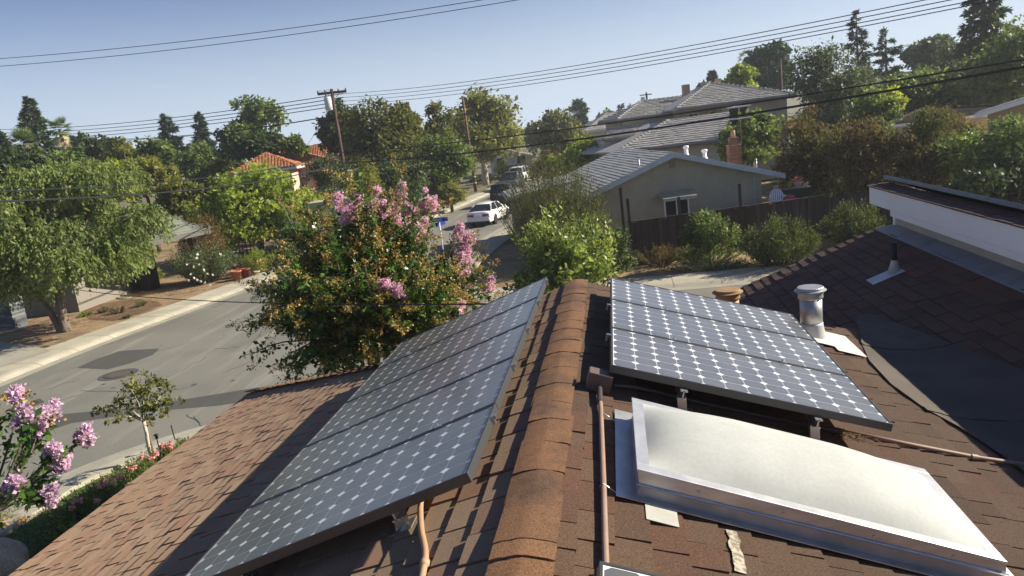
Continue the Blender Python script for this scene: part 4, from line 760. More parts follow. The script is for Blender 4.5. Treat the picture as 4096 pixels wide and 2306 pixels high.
# ------------------------------------------------------------------ pepper tree with hanging leaves
def weeping(label, box, d, base):
    x0, x1, y0, y1 = box; xc = (x0+x1)/2; c = P(xc, (y0+y1)/2, d); zt = P(xc, y0, d).z; rng = np.random.default_rng(81); pr = random.Random(8); rx = (x1-x0)/2/1927*d; ry = rx*.9; zb = 1.0; cz = (zt+zb)/2+.3; rz = (zt-cz)
    t = thing('pepper_tree', label, 'tree', (*base[:2], 0)); lob = []
    for i in range(24):
        a = 2*math.pi*i/24*5+pr.random()*.5; e = pr.uniform(-.85, .85); rr = math.sqrt(1-e*e*.6)*pr.uniform(.4, .74); lob.append((c.x+math.cos(a)*rr*rx, c.y+math.sin(a)*rr*ry, cz+e*rz*.75, rx*pr.uniform(.15, .24), rz*pr.uniform(.20, .30)))
    lob += [(c.x, c.y, cz+rz*.55, rx*.3, rz*.35), (c.x-.8, c.y-1.6, cz, rx*.28, rz*.35), (c.x+.9, c.y-1.4, cz-.5, rx*.26, rz*.35), (c.x+.1, c.y-1.8, cz-.9, rx*.24, rz*.3), (c.x-1.9, c.y-1.2, cz-.8, rx*.25, rz*.3)]; PP = []; AA = []
    for l in lob:
        k = 105
        for i in range(k):
            dv = nrm(rng.normal(0, 1, (1, 3))+np.array([[0, 0, .5]]))[0]; s = np.array(l[:3])+dv*np.array([l[3], l[3], l[4]])*(.55+.5*rng.random()); ln = rng.uniform(.5, 1.5); m = 16; u = np.linspace(0, 1, m)
            q = s[None]+np.outer(u, [dv[0]*.35*ln, dv[1]*.35*ln, -ln*.75])+np.outer(np.sin(u*2.2), [dv[0]*.12, dv[1]*.12, .12])+rng.normal(0, .04, (m, 3)); q[:, 2] = np.maximum(q[:, 2], .75); PP.append(q); AA.append(np.tile([dv[0]*.3, dv[1]*.3, -.9], (m, 1))+rng.normal(0, .55, (m, 3)))
    Pp = np.concatenate(PP); A = np.concatenate(AA); m = len(Pp); L = .17*(.6+.8*rng.random(m)); cm = leaf_mesh('crown', M['lf_pepper'], Pp, A, rng.normal(0, .8, (m, 3))+np.array([.2, 0, .5]), L, L*.42); cm.transform(Matrix.Translation((-base[0], -base[1], 0))); link('crown', cm, t)
    b = MB(); B = Vector((*base[:2], 0)); fk = B+Vector((.05, .1, 1.9)); b.tube([B+Vector((0, 0, -.1)), B+Vector((.04, 0, .25)), B+Vector((.02, .05, 1)), fk], [.30, .21, .18, .15], 10); b.tube([B+Vector((-.12, 0, -.1)), B+Vector((-.3, 0, .5)), B+Vector((-.62, .05, 1.25)), B+Vector((-.95, .1, 1.9))], [.18, .14, .11, .08], 8)
    for l in lob: limb(b, fk, l[:3], .11, .03, pr, 6, 4, .12)
    b.build('trunk', M['bark_grey'], t, True); return t
weeping('large weeping pepper tree in the bare front yard at left', (-85, 400, 372, 745), 34.5, G(165, 838))
# ------------------------------------------------------------------ crape myrtles
def myrtle(label, c, rx, rz, zc, shoots, flowers, seed, petal, rng_front=1.0, leaves=26, tips=None, fs=1.0, name='crape_myrtle', lf=.062, seedfrac=.6, base=None):
    rng = np.random.default_rng(seed); pr = random.Random(seed); c = Vector(c); base = Vector(base) if base else Vector((c.x, c.y, 0)); t = thing(name, label, 'tree', base); st = MB(); PP = []; AA = []; NN = []; SP = []; SA = []; fl = []; tipl = []
    for i in range(shoots):
        if tips and i < len(tips): tip = Vector(tips[i]); dv = (tip-Vector((c.x, c.y, zc))).normalized()
        else:
            dv = Vector((pr.gauss(0, 1), pr.gauss(0, 1), pr.gauss(.25, .9))).normalized(); kf = pr.uniform(1.02, 1.18) if pr.random() < .10 else pr.uniform(.5, 1.0); tip = Vector((c.x+dv.x*rx*kf, c.y+dv.y*rx*kf, zc+dv.z*rz*kf+(.1 if kf > 1 else 0)))
        sx_, sy_ = seen_at(tip)
        if not (tips and i < len(tips)) and sx_ > 1070 and sy_ < 640: continue      # this side of the crown is thin: the street shows through
        if tip.z < .6 or (fs < 1 and tip.z < zc-.45*rz): continue
        root = Vector((c.x, c.y, zc))+Vector((dv.x*rx*.12, dv.y*rx*.12, -rz*.45)); mid = root*.45+tip*.55+Vector((dv.x*rx*.16, dv.y*rx*.16, rz*.10)); st.tube(smoothpath([root, mid, tip], 3), [.014, .013, .012, .011, .009, .007, .004][:7], 4, cap=False)
        m = leaves; s = (.32+.64*np.arange(m)/m)[:, None]; q = (1-s)**2*np.array(root)+2*s*(1-s)*np.array(mid)+s*s*np.array(tip); tg = nrm(2*(1-s)*np.array(mid-root)+2*s*np.array(tip-mid))
        sd = nrm(np.cross(tg, np.tile([0, 0, 1.0], (m, 1)))+1e-4); alt = np.where(np.arange(m) % 2 == 0, 1.0, -1.0)[:, None]; rot = rng.uniform(0, 6.28, (m, 1)); nn = np.cross(sd, tg); av = sd*np.cos(rot*.35-1)*alt+nn*np.sin(rot)*.45+tg*.45; PP.append(q+rng.normal(0, .008, (m, 3))); AA.append(av); NN.append(nn+rng.normal(0, .35, (m, 3)))
        # two or three side twigs with leaves of their own
        for w in range(3):
            s0 = pr.uniform(.45, .9); p0 = np.array(root)*(1-s0)**2+2*s0*(1-s0)*np.array(mid)+s0*s0*np.array(tip); d2 = Vector((dv.x+pr.gauss(0, .8), dv.y+pr.gauss(0, .8), dv.z+pr.gauss(.2, .6))).normalized(); ln = rx*pr.uniform(.12, .24); p1 = Vector(p0)+d2*ln; st.tube([Vector(p0), p1], [.005, .003], 4, cap=False); m2 = leaves//2
            u = (np.arange(m2)/m2)[:, None]; PP.append(p0[None]+u*np.array(p1-Vector(p0))[None]+rng.normal(0, .008, (m2, 3))); AA.append(rng.normal(0, .7, (m2, 3))+np.array(d2)*.3); NN.append(np.tile([0, 0, .8], (m2, 1))+rng.normal(0, .45, (m2, 3))); tipl.append((p1, d2))
        tipl.append((tip, dv)); 
        if tips and i < len(tips): fl.append((tip, dv))
    for tp, dv in tipl:
        if any((tp-f[0]).length < .05 for f in fl): continue
        if pr.random() < seedfrac:
            k = 60; u = rng.random((k, 1)); h = .22; pt = np.array(tp)[None]+u*np.array(dv)[None]*h+rng.normal(0, 1, (k, 3))*(.055*(1.1-u)); SP.append(pt); SA.append(rng.normal(0, 1, (k, 3)))
    Pp, A, Nn = map(np.concatenate, (PP, AA, NN)); m = len(Pp); L = lf*(.6+.7*rng.random(m)); cm = leaf_mesh('crown', M['lf_myrtle'], Pp, A, Nn, L, L*.55, .05); cm.transform(Matrix.Translation(-base)); link('crown', cm, t)
    if SP:
        S = np.concatenate(SP); k = len(S); sz = .028*(.6+.8*rng.random(k)); cm = leaf_mesh('seed_heads', M['lf_seed'], S, np.concatenate(SA), rng.normal(0, 1, (k, 3)), sz, sz*.85); cm.transform(Matrix.Translation(-base)); stuff(link('seed_heads', cm, t))
    for tp, dv in fl:                                      # panicle: short side sprays of crinkled petals
        hh = fs*pr.uniform(.22, .36); ww = fs*pr.uniform(.10, .15); w = Vector((dv.x*.6+pr.gauss(0, .15), dv.y*.6+pr.gauss(0, .15), 1)).normalized(); ax = np.array(w); e1 = np.array(w.orthogonal().normalized()); e2 = np.cross(ax, e1); Q = []
        for j in range(15):
            u = pr.random()**1.1; th = pr.random()*6.283; rr = ww*(1.1-u*.9)*pr.uniform(.35, 1.05); cc2 = np.array(tp)+ax*(u-.3)*hh+(e1*math.cos(th)+e2*math.sin(th))*rr; k = pr.randrange(40, 80); Q.append(cc2+rng.normal(0, 1, (k, 3))*np.array([.024, .024, .020])*pr.uniform(.7, 1.25)*(.6+.4*fs))
        q = np.concatenate(Q); k = len(q); sz = .031*(.5+1.0*rng.random(k)); cm = leaf_mesh('flower_cluster', M[petal], q, rng.normal(0, 1, (k, 3))+ax*.3, rng.normal(0, .8, (k, 3)), sz, sz*.8, .12); cm.transform(Matrix.Translation(-base)); stuff(link('flower_cluster', cm, t))
    B = Vector(base)
    for i in range(5):
        a = i*1.256; r0 = Vector((math.cos(a)*.12, math.sin(a)*.12, -.05)); st.tube(smoothpath([B+r0, B+r0*2+Vector((0, 0, zc*.35)), Vector((c.x+math.cos(a)*rx*.15, c.y+math.sin(a)*rx*.15, zc-rz*.4))], 4), [.05]*3+[.04]*3+[.03]*3, 6)
    st.build('stems', M['bark_grey'], t); return t
pk = [(895, 515, 12.2), (930, 540, 12.3), (965, 530, 12), (990, 545, 12.1), (1005, 498, 12.6), (880, 545, 11.9), (1025, 555, 12.4), (1070, 512, 12.8), (1088, 528, 12.7), (1058, 578, 12.2), (1150, 592, 12.6), (1178, 608, 12.7), (1165, 640, 12.5), (1166, 682, 12.3), (1228, 724, 12.5), (970, 722, 11), (996, 745, 11), (1148, 790, 11.6), (858, 522, 12), (1045, 590, 12.0), (950, 505, 12.8)]
myrtle('big crape myrtle with pink blossoms just beyond the roof hip', P(925, 735, 12.4), 1.86, 1.62, P(925, 735, 12.4).z, 430, 0, 5, 'petal_pink', tips=[P(*q) for q in pk], leaves=34, lf=.095)
pk2 = [(38, 1000, 8.2), (110, 1050, 7.9), (90, 1075, 7.8), (130, 1040, 8.2), (128, 1145, 7.6), (212, 1105, 8.0), (150, 1175, 7.7), (35, 1235, 7.3), (205, 1215, 8.2), (118, 1255, 7.6), (140, 1245, 7.9), (60, 1050, 7.6)]
myrtle('lilac crape myrtle whose blooming branches enter at the left edge', P(-90, 1190, 7.9), .92, .95, P(-90, 1190, 7.9).z, 34, 0, 9, 'petal_lilac', tips=[P(*q) for q in pk2], leaves=26, seedfrac=.12, lf=.085, fs=.52, base=(P(-330, 1400, 8.2).x, P(-330, 1400, 8.2).y, 0))
# ------------------------------------------------------------------ shrubs round the corner lot and the yards
shrub('tall feathery bottlebrush bush in front of the parked cars', G(1400, 672)+Vector((0, 0, .05)), 2.5, 5.0, 'lf_rosem', 38000, .085, 260, seed=21, up=1.8, narrow=.25, top=.5, jitter=.035)
broad('glossy green citrus bush behind the ridge end', (1280, 1530, 582, 830), 23.5, 'lf_gloss', .15, 9000, 150, 12, seed=80, name='bush', cat='bush', tr=.07, rc=.22, open_=.45, narrow=.5, twigs=50, shape=.7)
shrub('upright light green shoots of the citrus hedge', G(1440, 775)+Vector((0, 0, .05)), 1.6, 3.1, 'lf_gloss', 6500, .15, 70, seed=22, up=1.3, narrow=.42, top=.8)
broad('dark glossy bush right of the citrus', (1430, 1600, 585, 760), 26, 'lf_dark', .10, 9000, 130, 8, seed=81, name='bush', cat='bush', tr=.06, narrow=.55)
shrub('wispy dry grass stems by the fence end', G(1530, 668)+Vector((0, 0, .06)), .9, 2.6, 'lf_eucal', 1800, .06, 45, seed=23, up=2, narrow=.2, top=.6)
broad('open leafy pyracantha in front of the wooden fence', (1712, 1855, 505, 690), 28.8, 'lf_green', .10, 6500, 110, 9, seed=82, name='shrub', cat='shrub', tr=.05, rc=.22, narrow=.5, twigs=40, open_=.4)
shrub('spiky juniper in front of the fence, left of two', G(1965, 672)+Vector((0, 0, .06)), 1.35, 1.75, 'lf_juni', 14000, .12, 110, seed=24, up=1.8, narrow=.22, top=.5, group='junipers along the fence')
shrub('spiky juniper in the fence corner, right of two', G(2150, 625)+Vector((0, 0, .06)), 1.3, 1.7, 'lf_juni', 12000, .12, 90, seed=25, up=1.8, narrow=.22, top=.5, group='junipers along the fence')
shrub('low orange tinged shrub at the foot of the fence, left', G(1660, 672)+Vector((0, 0, .06)), 1.1, .8, 'lf_bronze', 3000, .07, 60, seed=26, top=.6)
shrub('low leafy shrub at the foot of the pyracantha', G(1780, 668)+Vector((0, 0, .06)), 1.5, .8, 'lf_green', 4200, .07, 70, seed=27, top=.6)
shrub('grey green ground cover by the court sidewalk', G(1800, 683)+Vector((0, 0, .06)), 1.9, .32, 'lf_grey', 4200, .06, 90, seed=28, top=.7, ry=.8)
shrub('ragged rose bush on the dry corner by the sidewalk', G(1190, 655)+Vector((0, 0, .06)), .9, 1.0, 'lf_bronze', 1600, .07, 30, seed=29)
shrub('bushy blue green poppy bush covered in white flowers', G(520, 714)+Vector((0, 0, .07)), 1.75, 2.15, 'lf_grey', 13000, .10, 140, seed=30, up=1.4, narrow=.3, top=.6, name='poppy_bush')
pb = [o for o in bpy.data.objects if o.name.startswith('poppy_bush')][0]; rng = np.random.default_rng(4)
for (x, y) in ((487, 672), (500, 666), (513, 680), (522, 690), (535, 692), (470, 665), (480, 690), (488, 700), (496, 705), (505, 708), (515, 712), (555, 640), (497, 640), (475, 705), (528, 718), (495, 650)):
    q = np.tile(np.array(P(x, y, 39.3)-pb.location), (14, 1)); cm = leaf_mesh('flower', M['petal_white'], q, rng.normal(0, 1, (14, 3)), rng.normal(0, 1, (14, 3)), np.full(14, .075), np.full(14, .07)); link('flower', cm, pb)
for i, (x, y, r, h, mt, n, lb) in enumerate(((612, 690, .7, 1.0, 'lf_grey', 2400, 'dusty grey shrub behind the terracotta pots'), (655, 690, .95, 1.35, 'lf_bright', 4200, 'yellow green shrub behind the pots'), (700, 672, .8, .9, 'lf_olive', 1800, 'pale shrub at the end of the pot row'), (560, 640, 1.0, 1.5, 'lf_bronze', 2400, 'dry stalks behind the poppy bush'), (390, 712, .6, .8, 'lf_lime', 900, 'small yellow plant beside the bare yard'), (215, 800, .32, .22, 'lf_bright', 900, 'tuft of bright grass near the pepper tree trunk'), (265, 790, .3, .25, 'lf_green', 500, 'small bedding plant in the dug bed, left one'), (300, 792, .4, .3, 'lf_dark', 800, 'dark bedding plant with pink flowers in the dug bed'), (355, 775, .35, .28, 'lf_green', 700, 'bedding plant at the right end of the dug bed'), (320, 805, .2, .15, 'lf_green', 300, 'tiny plant at the edge of the dug bed'))):
    shrub(lb, G(x, y)+Vector((0, 0, .07)), r, h, mt, n, .05 if r < .5 else .08, 30, seed=40+i, name='shrub' if r > .5 else 'bedding_plant', cat='shrub' if r > .5 else 'plant')
# rose hedge, lawn grass and sapling by the near kerb
RG = 'rose bushes along the near sidewalk'
for i, (x, y, r, h, lb) in enumerate(((450, 1176, .55, .45, 'rose bush nearest the roof edge with orange leaves'), (405, 1210, .65, .52, 'rose bush right of the young tree stake'), (345, 1260, .75, .58, 'big rose bush in the middle of the row'), (285, 1306, .75, .62, 'dense rose bush at the left of the row'), (215, 1352, .75, .6, 'rose bush with pink blooms above the lawn'))):
    t = shrub(lb, G(x, y)+Vector((0, 0, .05)), r, h, 'lf_green', 3600, .055, 60, seed=50+i, group=RG, top=.7, name='rose_bush'); pr = random.Random(i)
    for k in range(5):
        a = pr.random()*6.28; e = pr.random(); c = Vector((math.cos(a)*r*e, math.sin(a)*r*e, h*(1-.25*e)*1.02)); q = np.tile(np.array(c), (26, 1))+rng.normal(0, .02, (26, 3)); link('rose', leaf_mesh('rose', M['petal_rose'], q, rng.normal(0, 1, (26, 3)), rng.normal(0, 1, (26, 3)), np.full(26, .05), np.full(26, .045)), t)
shrub('patch of orange and yellow ground flowers by the roof edge', G(478, 1150)+Vector((0, 0, .05)), .5, .3, 'lf_lime', 1500, .05, 40, seed=56)
t = broad('thin young tree tied to a stake beside the near sidewalk', (250, 452, 930, 1075), 16.6, 'lf_magn', .065, 1700, 80, 8, seed=90, name='young_tree', base=G(385, 1172)[:2], tr=.045, bk='bark_pale', rc=.14, twigs=45, open_=.35, fork=.1)
b = MB(); sb = G(394, 1172); b.tube([sb, sb+Vector((-.05, .05, 1.25))], .02, 6); b.build('stake', surf('stake_wood', (.22, .15, .10), rough=.9), t)
t = thing('boulder', 'tan garden boulder on the lawn in the bottom left corner', 'boulder', G(8, 1440)); bm = bmesh.new(); bmesh.ops.create_icosphere(bm, subdivisions=4, radius=.40); pr = random.Random(3)
from mathutils import noise as mn
for v in bm.verts: k = 1+.28*mn.noise(v.co*2.2)+.08*mn.noise(v.co*6); v.co = Vector((v.co.x*k*1.0, v.co.y*k*.8, v.co.z*k*.85+.2))
me = bpy.data.meshes.new('rock'); bm.to_mesh(me); bm.free(); me.materials.append(surf('rock', (.46, .37, .26), (.34, .27, .19), 4, rough=.9, fine=.2, fscale=30, bmp=.6, bscale=12, bdist=.02)); link('rock', me, t)
rng = np.random.default_rng(33); n = 16000; gx = rng.uniform(-13, -7.5, n); gy = rng.uniform(7, 12.5, n); q = np.stack([gx, gy, np.full(n, .05)], 1); me = leaf_mesh('lawn_grass', LM('grass_blade', T(.03, .07, .012), T(.06, .11, .02), T(.09, .13, .03)), q, rng.normal(0, .35, (n, 3))+np.array([0, 0, 1]), rng.normal(0, 1, (n, 3)), .05+.05*rng.random(n), np.full(n, .012))
stuff(tag(link('grass', me), 'green lawn grass in the bottom left corner', 'grass'))
# ------------------------------------------------------------------ neighbouring houses
class Fr:                                  # a house's own axes on the ground
    def __init__(s, o, ang): s.o = Vector((o[0], o[1], 0)); s.x = Vector((math.cos(ang), math.sin(ang), 0)); s.y = Vector((-math.sin(ang), math.cos(ang), 0))
    def __call__(s, x, y, z): return s.o+s.x*x+s.y*y+Vector((0, 0, z))
    def box(s, mb, x0, y0, z0, x1, y1, z1): mb.hexa([s(x0, y0, z0), s(x1, y0, z0), s(x1, y1, z0), s(x0, y1, z0), s(x0, y0, z1), s(x1, y0, z1), s(x1, y1, z1), s(x0, y1, z1)])
def quad_roof(root, part, A, B, C, D, expo, wr, thick, mat, seed=1, kind='flat', name='shingle', lift=.03):
    A, B, C, D = map(Vector, (A, B, C, D)); u = (B-A).normalized(); n = (B-A).cross(D-A).normalized(); v = n.cross(u); 
    if v.z < 0: v = -v
    vl = max((D-A).dot(v), (C-A).dot(v)); du, cu, bu = (D-A).dot(u), (C-A).dot(u), (B-A).length; dv, cv = max((D-A).dot(v), .01), max((C-A).dot(v), .01)
    up = Vector((0, 0, 1)); nn = u.cross(v)
    if nn.z < 0: u, A, B, C, D = -u, B, A, D, C; du, cu = (D-A).dot(u), (C-A).dot(u)
    return field(root, part, A+up*lift, u, v, vl, lambda t: du*t/dv, lambda t: bu+(cu-bu)*t/cv, expo, wr, thick, mat, seed=seed, kind=kind, name=name)
def deckpoly(mb, pts, th=.06):
    pts = [Vector(p) for p in pts]; k = len(pts); b = len(mb.v); mb.v += [tuple(p) for p in pts]+[tuple(p-Vector((0, 0, th))) for p in pts]
    mb.f.append(tuple(range(b, b+k))); mb.f.append(tuple(range(b+2*k-1, b+k-1, -1))); mb.m += [0, 0]
    for i in range(k): j = (i+1) % k; mb.f.append((b+i, b+k+i, b+k+j, b+j)); mb.m.append(0)
M['glass'] = surf('window_glass', (.02, .024, .03), rough=.06, spec=.6)
M['grey_sh'] = pieces('grey_shingles', [(0, (.40, .40, .365)), (.4, (.48, .48, .435)), (.75, (.44, .44, .405)), (1, (.55, .54, .48))], .15, 60, weather=(.36, .36, .325))
M['tile_grey'] = pieces('concrete_tiles', [(0, (.38, .37, .35)), (.35, (.48, .465, .43)), (.65, (.43, .41, .38)), (.85, (.52, .485, .43)), (1, (.37, .365, .355))], .15, 30)
M['tile_red'] = pieces('clay_tiles', [(0, (.36, .13, .055)), (.4, (.47, .19, .085)), (.7, (.40, .16, .075)), (1, (.55, .27, .14))], .12, 30)
M['olive_sh'] = pieces('olive_shingles', [(0, (.15, .175, .14)), (.5, (.20, .225, .18)), (1, (.24, .26, .21))], .15, 60)
M['brown_sh'] = pieces('dark_brown_shingles', [(0, (.05, .035, .03)), (.5, (.075, .055, .045)), (1, (.10, .07, .06))], .15, 60)
M['stucco_g'] = surf('stucco_greygreen', (.40, .37, .27), (.34, .315, .23), .6, c3=(.30, .27, .19), s3=1.4, lo3=.5, hi3=.8, rough=.95, fine=.06, fscale=40, bmp=.25, bscale=50)
M['stucco_t'] = surf('stucco_tan', (.60, .545, .44), (.55, .495, .40), .8, rough=.95, fine=.05, fscale=40)
M['stucco_p'] = surf('stucco_pink', (.62, .45, .35), (.55, .39, .31), .8, rough=.95)
M['trim'] = surf('trim_greywhite', (.48, .52, .55), (.42, .46, .49), 3, rough=.6)
M['gutter_d'] = surf('gutter_dark', (.13, .115, .105), rough=.5)
def window(f, par, xc, y, zc, w, h, panes=2, frame=None, out=.05, sub=True):
    fr = frame or M['white']; b = MB(); t = .06
    f.box(b, xc-w/2-t, y-out, zc-h/2-t, xc+w/2+t, y-.0, zc-h/2); f.box(b, xc-w/2-t, y-out, zc+h/2, xc+w/2+t, y, zc+h/2+t); f.box(b, xc-w/2-t, y-out, zc-h/2, xc-w/2, y, zc+h/2); f.box(b, xc+w/2, y-out, zc-h/2, xc+w/2+t, y, zc+h/2)
    for i in range(1, panes): x = xc-w/2+w*i/panes; f.box(b, x-.025, y-out*.9, zc-h/2, x+.025, y, zc+h/2)
    wo = b.build('window', fr, par)
    for i in range(panes):
        a = xc-w/2+w*i/panes+(.025 if i else 0); c = xc-w/2+w*(i+1)/panes-(.025 if i < panes-1 else 0); b = MB(); f.box(b, a, y-.02, zc-h/2, c, y-.002, zc+h/2); b.build('pane', M['glass'], wo)
    return wo
# --- grey green gabled house behind the fence
f = Fr((-1.66, 32.7), math.atan2(1.76, 8.85)); XA, XR, ZE, ZA, DP = 4.23, 9.02, 2.62, 4.10, 10.5
GH = thing('gabled_house', 'low grey green stucco house with a wide gable and pale shingle roof behind the fence', 'house', f(4, 5, 0))
b = MB(); wl, wr_, mw = .5, 8.1, .03
zl = lambda x: ZE+(ZA-ZE)*(x/XA if x < XA else (XR-x)/(XR-XA))-.10
for y in (.35, DP):
    b.poly([f(wl, y, 0), f(wr_, y, 0), f(wr_, y, zl(wr_)), f(XA, y, zl(XA)), f(wl, y, zl(wl))][::1 if y < 1 else -1])
for x in (wl, wr_): b.poly([f(x, .35, 0), f(x, DP, 0), f(x, DP, zl(x)), f(x, .35, zl(x))][::-1 if x < 1 else 1])
b.build('wall', M['stucco_g'], GH)
b = MB(); deckpoly(b, [f(0, 0, ZE), f(XA, 0, ZA), f(XA, DP+.4, ZA), f(0, DP+.4, ZE)][::-1]); deckpoly(b, [f(XA, 0, ZA), f(XR, 0, ZE), f(XR, DP+.4, ZE), f(XA, DP+.4, ZA)][::-1]); deckpoly(b, [f(-2.6, 6.2, 2.5), f(1.3, 6.2, 3.02), f(1.3, 10.9, 3.02), f(-2.6, 10.9, 2.5)][::-1])
GR = b.build('roof', M['grey_sh'], GH)
ba = [quad_roof(GH, GR, f(0, 0, ZE), f(0, DP+.4, ZE), f(XA, DP+.4, ZA), f(XA, 0, ZA), .21, (.3, .9), .022, M['grey_sh'], 21), quad_roof(GH, GR, f(XR, 0, ZE), f(XR, DP+.4, ZE), f(XA, DP+.4, ZA), f(XA, 0, ZA), .21, (.3, .9), .018, M['grey_sh'], 22), quad_roof(GH, GR, f(-2.6, 6.2, 2.5), f(-2.6, 10.9, 2.5), f(1.3, 10.9, 3.02), f(1.3, 6.2, 3.02), .21, (.3, .9), .018, M['grey_sh'], 23)]
lay(GH, ba, 200)
b = MB(); f.box(b, -2.3, 6.5, 0, .6, 10.5, 2.45); b.build('side_wing', M['stucco_g'], GH)
b = MB()
for (xa, za), (xb, zb) in (((0, ZE), (XA, ZA)), ((XA, ZA), (XR, ZE))): b.hexa([f(xa, -.04, za-.19), f(xb, -.04, zb-.19), f(xb, 0, zb-.19), f(xa, 0, za-.19), f(xa, -.04, za+.02), f(xb, -.04, zb+.02), f(xb, 0, zb+.02), f(xa, 0, za+.02)])
b.build('barge_board', M['trim'], GH)
b = MB(); f.box(b, -.06, 0, ZE-.2, -.0, DP+.4, ZE); f.box(b, -2.66, 6.2, 2.32, -2.6, 10.9, 2.5); b.build('fascia', M['trim'], GH)
b = MB(); f.box(b, wl-.07, .27, 0, wl-.005, .34, ZE-.1); b.build('downspout', M['trim'], GH)
b = MB(); f.box(b, wr_-.35, .29, .9, wr_-.31, .34, 2.6); b.build('wall_conduit', M['trim'], GH)
b = MB(); f.box(b, XA-.14, .33, 3.45, XA+.14, .35, 3.75); b.build('gable_vent', surf('vent_paint', (.26, .255, .195), rough=.9), GH)
WX = (Vector(P(1708, 520, 33.6))-f.o).dot(f.x)
window(f, GH, WX, .35, 1.55, .98, 1.0, 2)
b = MB(); b.hexa([f(WX-.72, -.35, 2.12), f(WX+.72, -.35, 2.12), f(WX+.72, .35, 2.36), f(WX-.72, .35, 2.36), f(WX-.72, -.35, 2.22), f(WX+.72, -.35, 2.22), f(WX+.72, .35, 2.46), f(WX-.72, .35, 2.46)]); AW = b.build('awning', M['trim'], GH)
ab = quad_roof(GH, AW, f(WX-.74, -.38, 2.22), f(WX+.74, -.38, 2.22), f(WX+.74, .34, 2.465), f(WX-.74, .34, 2.465), .15, (.15, .3), .015, pieces('awning_shakes', [(0, (.34, .33, .22)), (1, (.24, .25, .19))], .2, 40), 31, lift=.004); lay(GH, [ab], 60)
def roofpt(fr, xl, y): return fr(xl, y, ZE+(ZA-ZE)*(xl/XA if xl < XA else (XR-xl)/(XR-XA)))
for i, (xl, y, h) in enumerate(((XA+1.05, 1.7, .48), (XA+1.75, 1.3, .46))):
    c = roofpt(f, xl, y); t = thing('roof_vent', ['left', 'right'][i]+' of two white vent stacks on the pale gable roof', 'roof vent', c, 0, 'white vents on the grey roof'); b = MB(); b.lathe(c, [(.17, -.08), (.11, .10), (.09, .12), (.09, h-.10)], 14); b.build('pipe', M['white'], t, True); b = MB(); b.lathe(c, [(.12, h-.12), (.13, h-.02), (.10, h)], 14); b.build('cap', M['white'], t, True)
for i, (xl, y, h, lb) in enumerate(((2.9, .8, .32, 'small metal vent near the gable peak on the pale roof'), (8.0, .6, .45, 'thin metal pipe at the right end of the pale roof'))):
    c = roofpt(f, xl, y); t = thing('plumbing_vent', lb, 'vent pipe', c); b = MB(); b.lathe(c, [(.1, -.03), (.045, .1), (.045, h)], 10); b.build('pipe', M['galv'], t, True)
# brick chimney, brick by brick
cc = f((Vector(P(1867, 400, 41))-f.o).dot(f.x), 7.2, 0); CH = thing('brick_chimney', 'stepped red brick chimney behind the pale gable roof', 'chimney', (cc.x, cc.y, 2.6))
M['brick'] = pieces('bricks', [(0, (.22, .095, .06)), (.4, (.30, .13, .085)), (.75, (.25, .12, .085)), (1, (.36, .19, .13))], .15, 40); M['mortar'] = surf('mortar', (.34, .30, .26), rough=.95)
core = MB(); brick = MB(); brick.box(0, 0, 0, .235, .11, .066); bme = brick.mesh('brick', M['brick'])
def stack(w, d, z0, z1):
    c0 = f(0, 0, 0)-f.o; core.obox(cc+Vector((0, 0, (z0+z1)/2)), f.x*(w/2-.012), f.y*(d/2-.012), (0, 0, (z1-z0)/2)); k = 0; z = z0
    while z < z1-.05:
        for side in range(4):
            L = w if side % 2 == 0 else d; x = -(.12 if k % 2 else 0)
            while x < L-.03:
                a = max(x, 0); e = min(x+.235, L-.0); x += .245
                if e-a < .06: continue
                ob = link('brick', bme, CH); sc = (e-a)/.235
                if side == 0: p, ux, uy = f.x*(-w/2+a)+f.y*(-d/2), f.x, f.y
                elif side == 1: p, ux, uy = f.x*(w/2)+f.y*(-d/2+a), f.y, -f.x
                elif side == 2: p, ux, uy = f.x*(w/2-a)+f.y*(d/2), -f.x, -f.y
                else: p, ux, uy = f.x*(-w/2)+f.y*(d/2-a), -f.y, f.x
                ob.matrix_basis = Matrix.Translation(cc+p+Vector((0, 0, z))-CH.location) @ Matrix((ux, uy, Vector((0, 0, 1)))).transposed().to_4x4() @ Matrix.Diagonal((sc, 1, 1, 1))
        z += .077; k += 1
zc = P(1867, 352, 41).z
stack(.64, .5, zc-1.35, zc-.28); stack(.44, .38, zc-.27, zc+.12); core.build('mortar_core', M['mortar'], CH)
b = MB(); b.lathe(cc+Vector((0, 0, zc+.10)), [(.12, 0), (.11, .38)], 14); b.build('flue_liner', surf('clay', (.42, .27, .17), rough=.9), CH, True)
b = MB(); b.obox(cc+Vector((0, 0, zc-.27)), f.x*.33, f.y*.26, (0, 0, .012)); b.build('shoulder', M['mortar'], CH)
# TV antenna on its mast by the chimney
ap = cc+f.x*.42; az0 = zc-.3; AT = thing('tv_antenna', 'rooftop television antenna on a mast beside the brick chimney', 'antenna', (ap.x, ap.y, az0)); zt = P(1845, 262, 41).z
b = MB(); b.tube([ap+Vector((0, 0, az0)), ap+Vector((0, 0, zt))], .022, 6); b.build('mast', surf('rust_mast', (.16, .08, .06), rough=.7), AT)
b = MB(); bd = (f.y*-.8+f.x*-.6).normalized(); c = ap+Vector((0, 0, zt-.15)); b.tube([c+bd*-.2, c+bd*1.1], .03, 5)
for i in range(5): q = c+bd*(i*.26-.1); sx = bd.cross(Vector((0, 0, 1)))*(.55-.05*i); b.tube([q-sx, q+sx], .024, 4)
c2 = c+Vector((0, 0, -.6)); b.tube([c2+bd*-.2, c2+bd*1.0], .016, 5)
for i in range(5): q = c2+bd*(i*.26-.1); sx = bd.cross(Vector((0, 0, 1)))*(.62-.07*i); b.tube([q-sx, q+sx], .024, 4)
